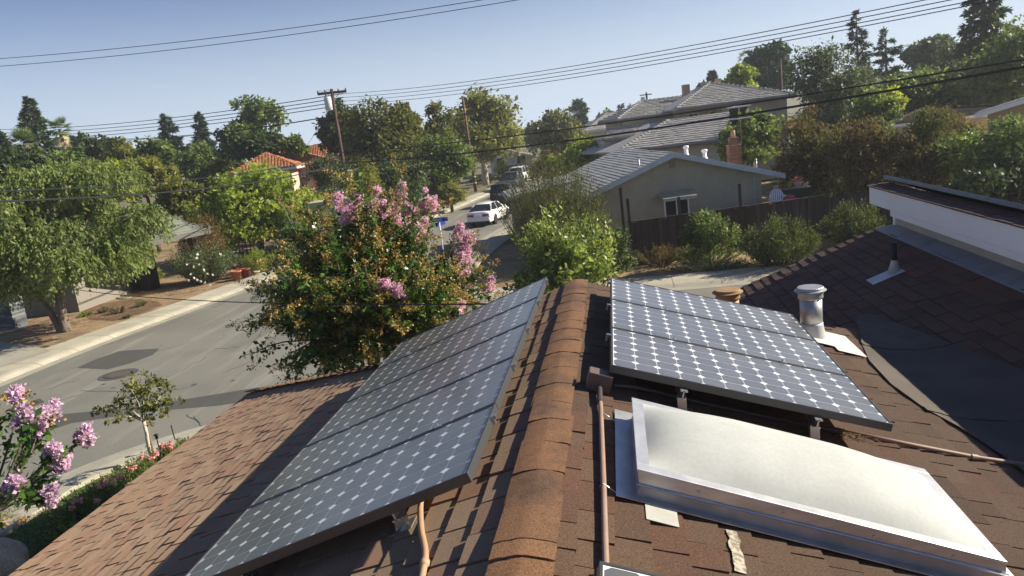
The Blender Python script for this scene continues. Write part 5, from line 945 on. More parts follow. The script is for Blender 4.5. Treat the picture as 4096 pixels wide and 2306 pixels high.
b.build('elements', surf('antenna_metal', (.7, .68, .68), rough=.4, metal=.6), AT)
# --- two-storey house
o2 = P(1702, 281, 57.5); f = Fr((o2.x, o2.y), math.atan2(.222, .975)); TS = thing('two_storey_house', 'tan two-storey house with grey concrete tile hip roofs', 'house', f(4, 4, 0)); mt = M['tile_grey']; LP = 9.0
ZE2 = P(1995, 240, 59).z; ZR2 = P(1826, 206, 62).z
b = MB(); f.box(b, .55, 2.2, 0, 3.55, 9.4, ZE2-.1); f.box(b, 3.55, .55, 0, LP-.55, 9.4, ZE2-.1); f.box(b, -3.2, 3.2, 0, .55, 9.2, ZE2-.25); b.build('wall', M['stucco_t'], TS)
rf = MB(); A1, B1, C1, D1 = f(0, 0, ZE2), f(LP, 0, ZE2), f(LP, 10, ZE2), f(0, 10, ZE2); R1, R2 = f(LP/2-.4, 4.2, ZR2), f(LP/2-.4, 6, ZR2)
e2 = ZE2-.28; A3, B3, C3, D3 = f(-3.7, 2.7, e2), f(1.2, 2.7, e2), f(1.2, 9.7, e2), f(-3.7, 9.7, e2); r3 = f(-.9, 6.2, ZR2-.75); r4 = f(2.4, 6.2, ZR2-.75)
for q in ([A1, B1, R1], [B1, C1, R2, R1], [C1, D1, R2], [D1, A1, R1, R2], [A3, B3, r4, r3], [C3, D3, r3, r4], [D3, A3, r3]): deckpoly(rf, q, .12)
# lower roofs
eL, eR, tR, tL = P(1556, 383, 52.5), P(1815, 344, 54), P(1835, 292, 58.6), P(1682, 300, 57.2); eR.z = eL.z; tL.z = tR.z = (tL.z+tR.z)/2
dL, dR, dtR, dtL = P(1520, 352, 56), P(1625, 338, 57.0), P(1660, 313, 60), P(1526, 325, 59.5); dR.z = dL.z; dtL.z = dtR.z
deckpoly(rf, [eL, eR, tR, tL], .12); deckpoly(rf, [dL, dR, dtR, dtL], .12); back = f(-2.5, 6, tL.z-.1); deckpoly(rf, [eL+f.y*6-f.x*1.5, eL, tL, back], .12)
TR = rf.build('roof', mt, TS)
ex = (.35, (.32, .32), .085)
bat = [quad_roof(TS, TR, A1, B1, R1, R1, *ex, mt, 41, name='roof_tile'), quad_roof(TS, TR, B1, C1, R2, R1, *ex, mt, 42, name='roof_tile'), quad_roof(TS, TR, A3, B3, r4, r3, *ex, mt, 43, name='roof_tile'), quad_roof(TS, TR, eL, eR, tR, tL, *ex, mt, 44, name='roof_tile'), quad_roof(TS, TR, dL, dR, dtR, dtL, *ex, mt, 45, name='roof_tile'), quad_roof(TS, TR, D3, A3, r3, r3, *ex, mt, 46, name='roof_tile')]
lay(TS, bat, 260)
def hips(root, part, segs, mat, w=.11, st=.36):
    for p, q in segs:
        p, q = Vector(p), Vector(q); n = max(2, int((q-p).length/st)); 
        for i in range(n):
            a, c = p+(q-p)*(i/n), p+(q-p)*((i+1.12)/n); b = MB(); b.tube([a+Vector((0, 0, .10)), c+Vector((0, 0, .06))], [w*1.15, w*.85], 6); b.build('hip_tile', mat, part)
hips(TS, TR, [(A1, R1), (B1, R1), (A3, r3), (r3, r4), (eL, tL), (R1, R2), (dtL, dtR)], mt)
b = MB()
for p, q in ((A1, B1), (B1, C1), (A3, B3), (eL, eR), (dL, dR), (D3, A3)): b.bar(Vector(p)-Vector((0, 0, .12)), Vector(q)-Vector((0, 0, .12)), .14, .16)
b.build('gutter', M['gutter_d'], TS)
b = MB(); fl_ = lambda p: Vector((p.x, p.y, 0)); 
for p, q, zz in ((eL+f.y*.5+f.x*.5, eR+f.y*.5, eL.z-.1), (dL+f.y*.5, dR+f.y*.5, dL.z-.1)):
    p, q = fl_(p), fl_(q); b.poly([p, q, q+Vector((0, 0, zz)), p+Vector((0, 0, zz))]); b.poly([p+f.y*4, p, p+Vector((0, 0, zz)), p+f.y*4+Vector((0, 0, zz))])
b.build('lower_wall', M['stucco_t'], TS)
for xv, yv, dd, w, h, pn, yy in ((1753, 297, 59.5, .72, .6, 2, 2.2), (1810, 291, 59.8, .72, .6, 2, 2.2), (1880, 292, 58.2, 1.5, 1.25, 2, .55)):
    q = P(xv, yv, dd); window(f, TS, (q-f.o).dot(f.x), yy, q.z, w, h, pn)
cq = f(2.6, 5.5, 0); b = MB(); b.obox((cq.x, cq.y, ZR2-.25), f.x*.25, f.y*.25, (0, 0, .45)); b.build('chimney', surf('chimney_tan', (.36, .27, .19), rough=.9), TS)
cq = f(5.6, 6.5, 0); b = MB(); b.obox((cq.x, cq.y, ZR2-.3), f.x*.2, f.y*.2, (0, 0, .7)); b.build('chimney', surf('chimney_tan2', (.40, .30, .22), rough=.9), TS)
# --- clay tiled pink house
def hip_house(label, name, fr, L, Wd, ze, zr_, wallm, tilem, expo, wr, th, kind, tname, single, seed, ridge=None, wins=(), over=.6, zb=0, fas=None):
    t = thing(name, label, 'house', fr(L/2, Wd/2, 0)); b = MB(); fr.box(b, over, over, zb, L-over, Wd-over, ze-.05); b.build('wall', wallm, t)
    A, B, C, D = fr(0, 0, ze), fr(L, 0, ze), fr(L, Wd, ze), fr(0, Wd, ze); k = min(L, Wd)/2 if ridge is None else ridge
    if L >= Wd: p, q = fr(k, Wd/2, zr_), fr(L-k, Wd/2, zr_); fs = ([A, B, q, p], [B, C, q, q], [C, D, p, q], [D, A, p, p])
    else: p, q = fr(L/2, k, zr_), fr(L/2, Wd-k, zr_); fs = ([A, B, p, p], [B, C, q, p], [C, D, q, q], [D, A, p, q])
    b = MB(); [deckpoly(b, s if s[2] != s[3] else s[:3], .12) for s in fs]; r = b.build('roof', tilem, t)
    lay(t, [quad_roof(t, r, *s, expo, wr, th, tilem, seed+i, kind, tname) for i, s in enumerate(fs)], single); hips(t, r, [(p, q), (A, p), (B, q)], tilem, .1, .4)
    b = MB(); [b.bar(u-Vector((0, 0, .11)), v-Vector((0, 0, .11)), .1, .16) for u, v in ((A, B), (B, C), (D, A))]; b.build('fascia', fas or M['white'], t)
    for x, z, w, h, pn in wins: window(fr, t, x, over, z, w, h, pn)
    return t
vd = math.radians(15)
q = P(690, 430, 73); hip_house('pink stucco house with an orange clay tile hip roof behind the maple', 'clay_tile_house', Fr((q.x-4.2, q.y), vd), 9.0, 9.0, P(690, 428, 73).z, P(694, 379, 77).z, M['stucco_p'], M['tile_red'], .42, (.27, .27), .10, 'barrel', 'roof_tile', 200, 51, wins=((3, 3.2, 1.2, 1.2, 2), (6, 3.2, 1.2, 1.2, 2)))
q = P(640, 440, 69); hip_house('lower clay tiled wing in front of the pink house', 'clay_tile_wing', Fr((q.x-2.2, q.y), vd), 5.6, 6, P(640, 432, 69).z, P(657, 389, 72).z, M['stucco_p'], M['tile_red'], .42, (.27, .27), .10, 'barrel', 'roof_tile', 120, 56)
q = P(800, 395, 86); hip_house('farther clay tiled roof rising behind the pink house', 'clay_tile_house', Fr((q.x-5, q.y), vd), 11, 8, P(800, 398, 86).z, P(800, 366, 90).z, M['stucco_p'], M['tile_red'], .42, (.27, .27), .10, 'barrel', 'roof_tile', 120, 61)
q = P(855, 470, 61); f = Fr((q.x-1.6, q.y), vd); t = thing('pink_garage', 'pink and white house front seen in gaps beside the power pole', 'house', f(1.5, 1, 0)); b = MB(); f.box(b, 0, 0, 0, 3.4, 4, P(855, 440, 61).z); b.build('wall', M['stucco_p'], t)
b = MB(); zt = P(855, 440, 61).z; f.box(b, -.2, -.25, zt, 3.6, 4.2, zt+.22); [f.box(b, x, -.2, 0, x+.3, 0, zt) for x in (.0, 1.6, 3.1)]; f.box(b, -.2, -.3, zt-1.3, 3.6, -.0, zt-1.15); b.build('portico', M['white'], t); window(f, t, 1.0, -.0, zt-.7, .7, .7, 2); window(f, t, 2.5, -.0, zt-.7, .7, .7, 2)
q = P(842, 548, 47); f = Fr((q.x-.9, q.y), vd); t = thing('porch', 'grey stucco porch with a white column behind the pink blossoms', 'porch', f(1, 1, 0)); zt = P(842, 505, 47).z; b = MB(); f.box(b, -.6, 0, zt-.9, 2.6, 2.5, zt); b.build('beam', M['stucco_g'], t); b = MB(); cp = f(.9, .2, 0); b.lathe(cp, [(.17, 0), (.15, .2), (.13, zt-1.1), (.17, zt-.9)], 14); b.build('column', M['white'], t, True); b = MB(); f.box(b, -.6, 2.5, 0, 2.6, 2.6, zt-.9); b.build('wall', M['stucco_g'], t)
# --- olive roofed house behind the pepper tree
qa = P(416, 601, 40.5); qb = min((P(528, 578, 39+.1*k) for k in range(60)), key=lambda v: abs(v.z-qa.z)); an = math.atan2(qb.y-qa.y, qb.x-qa.x); ze = qa.z; f = Fr((qa-(qb-qa).normalized()*1.6)[:2], an); q = hip_house('low house with an olive green shingle roof behind the pepper tree', 'olive_roof_house', f, (qb-qa).length+1.6, 7.6, ze, P(462, 509, 44.5).z, surf('eave_shade_wall', (.06, .045, .035), rough=.9), M['olive_sh'], .2, (.3, .9), .02, 'flat', 'shingle', 160, 71, over=2.4, fas=M['gutter_d'])  # wall coloured dark to stand for the shade under the deep eave
# --- white gabled house at the street's bend
def gable_house(label, name, fr, L, Wd, ze, za, wallm, tilem, single, seed, win=(), fm=None, expo=.3, over=.5):
    t = thing(name, label, 'house', fr(L/2, Wd/2, 0)); b = MB(); s = (za-ze)/(L/2)
    for y in (over, Wd-over): b.poly([fr(over, y, 0), fr(L-over, y, 0), fr(L-over, y, ze+s*over-.08), fr(L/2, y, za-.08), fr(over, y, ze+s*over-.08)][::1 if y < 1 else -1])
    for x in (over, L-over): b.poly([fr(x, over, 0), fr(x, Wd-over, 0), fr(x, Wd-over, ze+s*over-.08), fr(x, over, ze+s*over-.08)])
    b.build('wall', wallm, t); b = MB(); q1, q2 = [fr(0, 0, ze), fr(0, Wd, ze), fr(L/2, Wd, za), fr(L/2, 0, za)], [fr(L, 0, ze), fr(L, Wd, ze), fr(L/2, Wd, za), fr(L/2, 0, za)]; deckpoly(b, q1); deckpoly(b, q2); r = b.build('roof', tilem, t)
    lay(t, [quad_roof(t, r, *q1, expo, (.3, .9), .02, tilem, seed), quad_roof(t, r, *q2, expo, (.3, .9), .02, tilem, seed+1)], single)
    b = MB(); [b.bar(fr(x0, -.02, z0-.1), fr(x1, -.02, z1-.1), .05, .22) for x0, z0, x1, z1 in ((0, ze, L/2, za), (L/2, za, L, ze))]; b.build('barge_board', fm or M['white'], t)
    for x, z, w, h, pn in win: window(fr, t, x, over, z, w, h, pn)
    return t
q = P(1288, 415, 104); gable_house('small white gabled house at the bend of the street', 'white_house', Fr((q.x-3.3, q.y), math.radians(10)), 6.6, 9, P(1288, 400, 104).z, P(1298, 379, 104).z, surf('siding_white', (.62, .66, .68), rough=.8), M['grey_sh'], 80, 81, ((4.6, 1.6, 1.2, 1.2, 2), (1.8, 1.6, 1.0, 1.2, 2)))
q = P(1560, 330, 112); hip_house('far grey roofed house left of the two-storey house', 'far_house', Fr((q.x-5, q.y), math.radians(14)), 11, 9, P(1545, 322, 112).z, P(1545, 284, 116).z, M['stucco_t'], M['tile_grey'], .5, (.5, .5), .05, 'flat', 'roof_tile', 90, 85, wins=((3, 2.6, 1, .9, 2), (7, 2.6, 1, .9, 2)))
q = P(2480, 300, 47); f = Fr(P(2452, 292, 46)[:2], math.radians(-30)); gable_house('tan gabled house with a white barge board at the right edge', 'gable_house_right', f, 8.5, 3.2, P(2455, 288, 46).z, P(2545, 224, 46).z, surf('tan_wall', (.45, .34, .19), rough=.9), M['grey_sh'], 60, 91)
q = P(2300, 300, 50); hip_house('low house with a dark brown roof behind the bronze shrubs', 'brown_roof_house', Fr(P(2230, 292, 49)[:2], math.radians(8)), 9, 8, P(2300, 306, 50).z, P(2340, 280, 53).z, M['stucco_t'], M['brown_sh'], .25, (.4, .9), .03, 'flat', 'shingle', 90, 95)
q = P(2250, 190, 105); t = thing('far_building', 'white building glimpsed between the hazy trees at right', 'building', (q.x, q.y, 0)); b = MB(); b.box(q.x-4, q.y, 0, q.x+4, q.y+5, q.z); b.build('wall', M['white'], t); b = MB(); b.box(q.x-4.2, q.y-.2, q.z+.005, q.x+4.2, q.y+5.2, q.z+.25); b.build('parapet', M['trim'], t); b = MB(); [b.box(q.x-3+2*i, q.y-.05, q.z-1.2, q.x-2+2*i, q.y-.01, q.z-.5) for i in range(3)]; b.build('window', M['glass'], t)
# ------------------------------------------------------------------ wooden fence, board by board
fa, fb2 = Vector((.35, 30.1, 0)), Vector((11.2, 33.0, 0)); fd = (fb2-fa).normalized(); fn = Vector((fd.y, -fd.x, 0)); FE = thing('wooden_fence', 'dark weathered board fence across the back of the corner lot', 'fence', (fa+fb2)/2)
M['fence'] = pieces('fence_boards', [(0, (.055, .036, .026)), (.4, (.085, .058, .042)), (.7, (.07, .045, .034)), (1, (.13, .095, .07))], .3, 25, bmp=.3); L = (fb2-fa).length; pr = random.Random(12); bb = MB(); bb.box(0, 0, 0, 1, .02, 1); bme = bb.mesh('board', M['fence']); x = 0; Rm = Matrix((fd, -fn, Vector((0, 0, 1)))).transposed().to_4x4()
while x < L:
    w = pr.uniform(.125, .15); h = (1.72 if x < 8.2 else 1.66)+pr.uniform(-.015, .015); ob = link('board', bme, FE); ob.matrix_basis = Matrix.Translation(fa+fd*x+Vector((0, 0, .06))-FE.location) @ Rm @ Matrix.Diagonal((w-.008 if x < 8.2 else w-.014, 1, h, 1)); x += w
b = MB(); b.obox(fa+fd*4.1+Vector((0, 0, 1.82)), fd*4.15, fn*.07, (0, 0, .02)); b.build('cap_rail', M['fence'], FE)
for z in (.4, 1.55): b = MB(); b.obox(fa+fd*L/2+Vector((0, 0, z))-fn*.05, fd*(L/2), fn*.02, (0, 0, .045)); b.build('rail', M['fence'], FE)
for xx, h in ((0, 2.75), (-.25, 3.2), (2.05, 2.55), (4.55, 2.75), (8.2, 2.25), (11, 1.9)): b = MB(); c = fa+fd*xx+fn*.06; b.obox(c+Vector((0, 0, h/2)), fd*.045, fn*.045, (0, 0, h/2)); b.build('post', M['fence'], FE)
# patio behind the fence
def pot(label, c, r, h, col, plant=None, group=None, n=220):
    t = thing('flower_pot', label, 'pot', c, 0, group); b = MB(); b.lathe(c, [(r*.68, 0), (r, h*.85), (r*1.1, h*.85), (r*1.1, h), (r*.9, h), (r*.85, h*.8)], 14); b.build('pot', surf('pot_'+label[:12], col, rough=.8), t, True)
    if plant:
        rng = np.random.default_rng(int(c[0]*100) % 97); d = nrm(rng.normal(0, 1, (n, 3))+np.array([0, 0, .7])); q = d*rng.random((n, 1))*r*1.5+np.array([0, 0, h]); link('plant', leaf_mesh('plant', M[plant], q, d, rng.normal(0, 1, (n, 3)), np.full(n, r*.5), np.full(n, r*.25)), t)
    return t
pz = lambda x, y, d: P(x, y, d)
DZ = P(1985, 497, 34.2).z-.25
t = thing('patio_shelf', 'dark plant shelf crowded with pots behind the fence', 'shelf', (pz(1985, 480, 35.6).x, pz(1985, 480, 35.6).y, 0)); c = pz(1990, 488, 35.6); b = MB(); b.box(c.x-.75, c.y-.2, 0, c.x+.75, c.y+.2, DZ+.45); b.build('cabinet', surf('shelf_dark', (.03, .025, .022), rough=.6), t); b = MB(); b.box(c.x-.8, c.y-.25, DZ+.455, c.x+.8, c.y+.25, DZ+.49); b.build('shelf_top', surf('shelf_wood', (.30, .24, .18), rough=.8), t)
SZ = DZ+.49; PGr = 'pots on the patio shelf'
for i, (dx, r, h, col, pl, lb) in enumerate(((-.62, .13, .17, (.75, .73, .70), 'lf_grey', 'white pot at the left end of the patio shelf'), (-.32, .09, .2, (.45, .15, .07), 'lf_bronze', 'small terracotta pot on the patio shelf'), (-.05, .1, .14, (.62, .55, .40), 'lf_lime', 'cream pot with succulents on the patio shelf'), (.3, .17, .2, (.78, .75, .72), 'petal_rose', 'wide white bowl of red flowers on the patio shelf'), (.62, .1, .16, (.7, .7, .68), 'lf_green', 'white pot at the right end of the patio shelf'))): pot(lb, Vector((c.x+dx, c.y, SZ)), r, h, col, pl, PGr)
for i, (x, y, dd, r, h, col, pl, lb) in enumerate(((2058, 496, 35.2, .2, .26, (.36, .12, .06), 'lf_green', 'brown terracotta pot on a stand right of the patio'), (2028, 508, 34.4, .13, .16, (.68, .50, .18), 'lf_lime', 'yellow pot by the top of the fence'), (2012, 510, 34.2, .12, .14, (.75, .6, .45), 'lf_bronze', 'peach coloured pot beside the kettle grill'))):
    q = pz(x, y, dd); pot(lb, q-Vector((0, 0, h)), r, h, col, pl); st = thing('pot_stand', 'stand under the '+lb.split(' pot')[0]+' pot', 'stand', (q.x, q.y, 0)); b = MB(); b.box(q.x-.25, q.y-.22, q.z-h-.05, q.x+.25, q.y+.22, q.z-h-.005); b.build('top', surf('stand_wood%d' % i, (.16, .11, .08), rough=.9), st); b = MB(); [b.box(q.x+sx*.2-.02, q.y+sy*.18-.02, 0, q.x+sx*.2+.02, q.y+sy*.18+.02, q.z-h-.05) for sx in (-1, 1) for sy in (-1, 1)]; b.build('legs', surf('stand_leg%d' % i, (.14, .10, .07), rough=.9), st)
q = pz(1956, 486, 34.4); CHR = thing('plastic_chair', 'white plastic garden chair beside the grey house', 'chair', (q.x, q.y, q.z-.75)); b = MB(); o_ = Vector((q.x, q.y, q.z-.75)); wp = surf('white_plastic', (.82, .80, .82), rough=.4)
b.obox(o_+Vector((0, 0, .42)), (.26, 0, 0), (0, .25, 0), (0, 0, .02)); b.build('seat', wp, CHR, bevel=.01)
for i in range(7):
    xx = -.24+.08*i; hh = .42*math.sqrt(max(.1, 1-(xx/.33)**2)); b = MB(); b.obox(o_+Vector((xx, .26, .44+hh/2)), (.028, 0, 0), (0, .012, 0), (0, 0, hh/2)); b.build('slat', wp, CHR)
b = MB(); b.tube([o_+Vector((.3*math.cos(a), .26, .46+.44*math.sin(a))) for a in [math.pi*i/10 for i in range(11)]], .02, 6); b.build('back_rim', wp, CHR)
for sx in (-1, 1):
    b = MB(); b.obox(o_+Vector((sx*.28, 0, .62)), (.03, 0, 0), (0, .27, 0), (0, 0, .015)); b.build('armrest', wp, CHR)
    for sy in (-1, 1): b = MB(); b.bar(o_+Vector((sx*.27, sy*.24, 0)), o_+Vector((sx*.26, sy*.24, .62)), .05, .05); b.build('leg', wp, CHR)
q = pz(1986, 497, 34.3); KG = thing('kettle_grill', 'red kettle barbecue behind the fence post', 'barbecue', (q.x, q.y, q.z-.85)); rp = surf('red_enamel', (.42, .02, .04), rough=.2, coat=.6); o_ = Vector((q.x, q.y, q.z-.12)); b = MB(); b.lathe(o_, [(.05, -.2), (.2, -.13), (.28, 0)], 20); b.build('bowl', rp, KG, True); b = MB(); b.lathe(o_, [(.285, .005), (.27, .1), (.17, .2), (.03, .23)], 20); b.build('lid', rp, KG, True)
for k in range(3): a = k*2.1; b = MB(); b.bar(o_+Vector((.12*math.cos(a), .12*math.sin(a), -.15)), o_+Vector((.3*math.cos(a), .3*math.sin(a), -.73)), .03, .03); b.build('leg', M['galv'], KG)
# ------------------------------------------------------------------ across the street: pillars, pots, trellis, bits of fence
M['slate'] = pieces('slate_courses', [(0, (.10, .115, .13)), (.5, (.17, .185, .195)), (1, (.30, .31, .30))], .3, 25)
for i, (x, y, w, h, lb) in enumerate(((38, 828, .75, 1.5, 'slate faced pillar at the far left, nearer one'), (118, 778, .8, 1.35, 'slate faced pillar behind the pepper tree trunk'))):
    q = G(x, y); t = thing('stone_pillar', lb, 'pillar', q, 0, 'slate pillars at left'); pr = random.Random(i); z = .07
    while z < h:
        hh = pr.uniform(.05, .09); xx = -w/2
        while xx < w/2-.02:
            ww = min(pr.uniform(.15, .4), w/2-xx); b = MB(); b.box(q.x+xx, q.y-w/2+pr.uniform(-.015, .015), z, q.x+xx+ww-.008, q.y+w/2, z+hh-.007); b.build('stone', M['slate'], t); xx += ww
        z += hh
    b = MB(); b.box(q.x-w/2-.06, q.y-w/2-.06, h+.09, q.x+w/2+.06, q.y+w/2+.06, h+.17); b.build('capstone', M['concrete'], t)
q = G(80, 785); t = thing('planter_wall', 'low slate wall between the two pillars at left', 'wall', q); pr = random.Random(6); z = .07
while z < .95:
    xx = -1.5; hh = pr.uniform(.05, .09)
    while xx < .9: ww = pr.uniform(.2, .5); b = MB(); b.box(q.x+xx, q.y+.6+pr.uniform(-.02, .02), z, q.x+xx+ww-.01, q.y+.95, z+hh-.008); b.build('stone', M['slate'], t); xx += ww
    z += hh
b = MB(); b.box(q.x-1.55, q.y+.55, .96, q.x+1.4, q.y+1.0, 1.03); b.build('capstone', surf('pale_cap', (.6, .58, .52), rough=.8), t)
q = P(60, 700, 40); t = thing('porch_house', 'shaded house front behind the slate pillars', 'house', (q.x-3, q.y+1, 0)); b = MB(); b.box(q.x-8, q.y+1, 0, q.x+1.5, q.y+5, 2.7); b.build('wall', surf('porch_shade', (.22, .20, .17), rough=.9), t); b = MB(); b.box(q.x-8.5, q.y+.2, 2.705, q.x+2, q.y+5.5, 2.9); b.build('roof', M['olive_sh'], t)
for i, (x, y, lb) in enumerate(((207, 722, 'sunlit orange fence panel behind the pepper tree, left board group'),)):
    q = G(x, y); t = thing('wooden_gate', 'sunlit orange wooden gate behind the pepper tree', 'gate', q)
    for k in range(5): b = MB(); b.box(q.x+k*.16-.3, q.y+k*.1, .08, q.x+k*.16-.16, q.y+.02+k*.1, 1.55); b.build('board', surf('orange_wood%d' % k, (.42, .23, .07), (.34, .18, .06), 5, rough=.8), t)
tq = G(605, 650); TL = thing('lattice_trellis', 'dark brown lattice trellis under the maple', 'trellis', tq); dk = surf('trellis_brown', (.06, .02, .012), rough=.8)
for k in range(9): b = MB(); x = tq.x-1.0+k*.25; b.box(x, tq.y, .1, x+.05, tq.y+.03, 2.1); b.build('slat', dk, TL)
for k in range(9): b = MB(); z = .25+k*.22; b.box(tq.x-1.05, tq.y+.032, z, tq.x+1.1, tq.y+.055, z+.05); b.build('slat', dk, TL)
TC = (.50, .17, .075)
pot('terracotta pot, taller of the pair by the far sidewalk', G(598, 708)+Vector((0, 0, .07)), .26, .48, TC); pot('dark red glazed pot beside the terracotta pot', G(621, 703)+Vector((0, 0, .07)), .24, .5, (.22, .055, .035)); pot('second terracotta pot half hidden by the first', G(607, 700)+Vector((0, 0, .07)), .22, .45, TC); pot('small cream pot at the end of the pot row', G(648, 697)+Vector((0, 0, .07)), .16, .24, (.66, .56, .32)); pot('squat terracotta bowl in front of the wire fence', G(325, 715)+Vector((0, 0, .07)), .22, .26, TC, 'lf_dry'); pot('terracotta bowl right of the other bowl by the wire fence', G(372, 712)+Vector((0, 0, .07)), .24, .26, TC, 'lf_dry')
wf = thing('wire_fence', 'low leaning wire garden fence behind the bare yard', 'fence', G(350, 712)); gm = surf('wire_grey', (.35, .36, .38), rough=.4, metal=.6)
for k in range(16): q = G(262+k*9, 716-k*.9); b = MB(); b.bar(q, q+Vector((-.12, .05, .65)), .02, .02); b.build('picket', gm, wf)
q = G(662, 668); pf = thing('picket_fence', 'short grey picket fence behind the yellow green shrub', 'fence', q)
for k in range(9): b = MB(); b.box(q.x+k*.2, q.y+k*.03, .07, q.x+k*.2+.06, q.y+k*.03+.03, .9); b.build('picket', surf('picket%d' % k, (.28, .26, .25), rough=.8), pf)
hs = thing('garden_hose', 'pale green garden hose lying on the bare front yard', 'hose', G(290, 745)); b = MB(); b.tube(smoothpath([G(x, y, .1) for x, y in ((215, 762), (250, 750), (275, 745), (290, 738), (292, 748), (310, 752), (330, 748))], 5), .025, 5); b.build('tube', surf('hose', (.25, .32, .20), rough=.5), hs, True)
bd = struct(sheet('dug_bed', [G(x, y)[:2] for x, y in ((205, 790), (250, 770), (330, 757), (395, 762), (410, 772), (350, 795), (290, 812), (225, 808))], .076, M['mulch']))
lf = MB(); pr = random.Random(5)
for i in range(900):
    s = pr.random(); q = G(20+s*600+pr.gauss(0, 8), 870-s*165-abs(pr.gauss(0, 9))-6, .075); a = pr.random()*6.28; l = pr.uniform(.03, .07); u = Vector((math.cos(a), math.sin(a), .2))*l; v = Vector((-math.sin(a), math.cos(a), .1))*l*.6; lf.quad(q-u, q-v, q+u, q+v)
stuff(tag(lf.build('leaf_litter', pieces('litter', [(0, (.30, .12, .04)), (.5, (.42, .27, .12)), (1, (.25, .16, .08))], 0)), 'scattered dry leaves along the edge of the bare yard', 'leaves'))
# ------------------------------------------------------------------ poles and wires
M['polewood'] = surf('pole_wood', (.085, .052, .038), (.055, .036, .028), 3, rough=.9, stretch=(1, 1, .15), bmp=.4, bscale=10)
M['wire'] = surf('wire_black', (.012, .012, .013), rough=.6); M['porc'] = surf('porcelain', (.10, .06, .05), rough=.3)
def line_dir(a, b): return Vector((b.x-a.x, b.y-a.y, 0)).normalized()
pp = P(865, 420, 56); p1 = Vector((pp.x, pp.y, 0)); h1 = P(828, 225, 56).z
# the main line: pole one to a pole off to the right, and back to a far pole at the left
rd = (P(2500, 0, 26)-p1); rd.z = 0; rd.normalize(); ax = rd.cross(Vector((0, 0, 1)))          # cross-arm axis
t = thing('power_pole', 'tall wooden power pole with a transformer and two cross-arms', 'power pole', p1)
b = MB(); b.tube([p1+Vector((0, 0, -.2)), p1+Vector((0, 0, h1))], [.17, .11], 10); b.build('pole', M['polewood'], t, True)
ca = (P(862, 222, 56)-P(790, 238, 56)); ca.z = 0; armd = ca.normalized(); AL = ca.length/2
for z, hl in ((h1-.25, AL), (P(840, 297, 56).z, AL*.95)):
    b = MB(); b.bar(p1-armd*hl+Vector((0, 0, z)), p1+armd*hl+Vector((0, 0, z)), .17, .17); arm = b.build('crossarm', M['polewood'], t)
    for k in (-.95, -.45, .45, .95): c = p1+armd*hl*k+Vector((0, 0, z+.06)); b = MB(); b.lathe(c, [(.03, 0), (.06, .05), (.04, .1), (.055, .13), (.02, .17)], 8); b.build('insulator', M['porc'], arm, True)
    for k in (-1, 1): b = MB(); b.bar(p1+armd*hl*.5*k+Vector((0, 0, z-.05)), p1+Vector((0, 0, z-.6)), .03, .03); b.build('brace', M['polewood'], arm)
c = p1-armd*.22+Vector((-.05, -.3, P(826, 262, 56).z)); b = MB(); b.lathe(c, [(.22, -.45), (.25, -.42), (.25, .38), (.2, .45), (.05, .48)], 16); tf = b.build('transformer', surf('tank_grey', (.62, .64, .65), rough=.4), t, True)
for k in (-1, 1): b = MB(); b.lathe(c+Vector((.1*k, 0, .46)), [(.035, 0), (.045, .05), (.03, .18)], 8); b.build('bushing', M['porc'], tf, True)
b = MB()
for k in (-1, 0, 1): b.tube(smoothpath([c+Vector((.1*k, 0, .6)), c+Vector((.25*k-.2, 0, .95)), p1+armd*AL*(.45*k-.4)+Vector((0, 0, h1-.2))], 4), .012, 4)
for k in (-1, 1): b.tube(smoothpath([c+Vector((0, 0, -.4)), c+Vector((-.35, 0, -.9+.1*k)), p1-armd*AL*(.5+.3*k)+Vector((0, 0, P(840, 297, 56).z+.1))], 4), .012, 4)
b.build('jumper_wires', M['wire'], t)
def wire(label, a, b_, r, sag, grp, cat='wire'):
    a, b_ = Vector(a), Vector(b_); t = thing('wire', label, cat, (a+b_)/2, 0, grp); m = MB(); n = 24
    m.tube([a+(b_-a)*(i/n)-Vector((0, 0, sag*4*(i/n)*(1-i/n))) for i in range(n+1)], r, 5); m.build('strand', M['wire'], t); return t
WG = 'power lines through the tall pole'
zt = h1-.05; right_px = [((1509, 138), (2273, 0)), ((1509, 147), (2333, 0)), ((1509, 160), (2402, 0)), ((1509, 170), (2425, 6))]; nm = ['topmost', 'second', 'third', 'lowest']
left_px = [(0, 304), (0, 313), (0, 321), (0, 329)]
for i, k in enumerate((-.95, -.45, .45, .95)):
    a = P(864, 236+9.5*i, 56.6); (x1, y1), (x2, y2) = right_px[i]; e = P(x2+(x2-x1)*.55, y2+(y2-y1)*.55, 24)
    wire(nm[i]+' of four power lines climbing right from the tall pole', a, e, .014, .5, WG); wire(nm[i]+' of four power lines falling left from the tall pole', a, P(left_px[i][0]-160, left_px[i][1]+16, 150), .03, 1.2, WG)
zc2 = P(840, 297, 56).z
for i, y in enumerate((326, 332)): wire(['upper', 'lower'][i]+' slack wire from the lower cross-arm to the left', p1-armd*AL*(.8-.4*i)+Vector((0, 0, zc2+.1)), P(-120, y-8, 120), .025, 1.6, 'slack wires')
CG = 'black telephone cables across the picture'
z_a, z_b = P(858, 384, 56).z, P(868, 410, 56).z
wire('thin black telephone cable right of the pole', p1+Vector((0, -.15, z_a)), P(2640, 140, 26), .026, .35, CG, 'cable'); wire('thin black telephone cable left of the pole', p1+Vector((0, -.15, z_a)), P(-120, 486, 24), .020, .5, CG, 'cable')
wire('thick black telephone cable right of the pole', p1+Vector((0, -.2, z_b)), P(2640, 158, 26), .042, .45, CG, 'cable'); wire('thick black telephone cable left of the pole', p1+Vector((0, -.2, z_b)), P(-120, 511, 23), .030, .5, CG, 'cable')
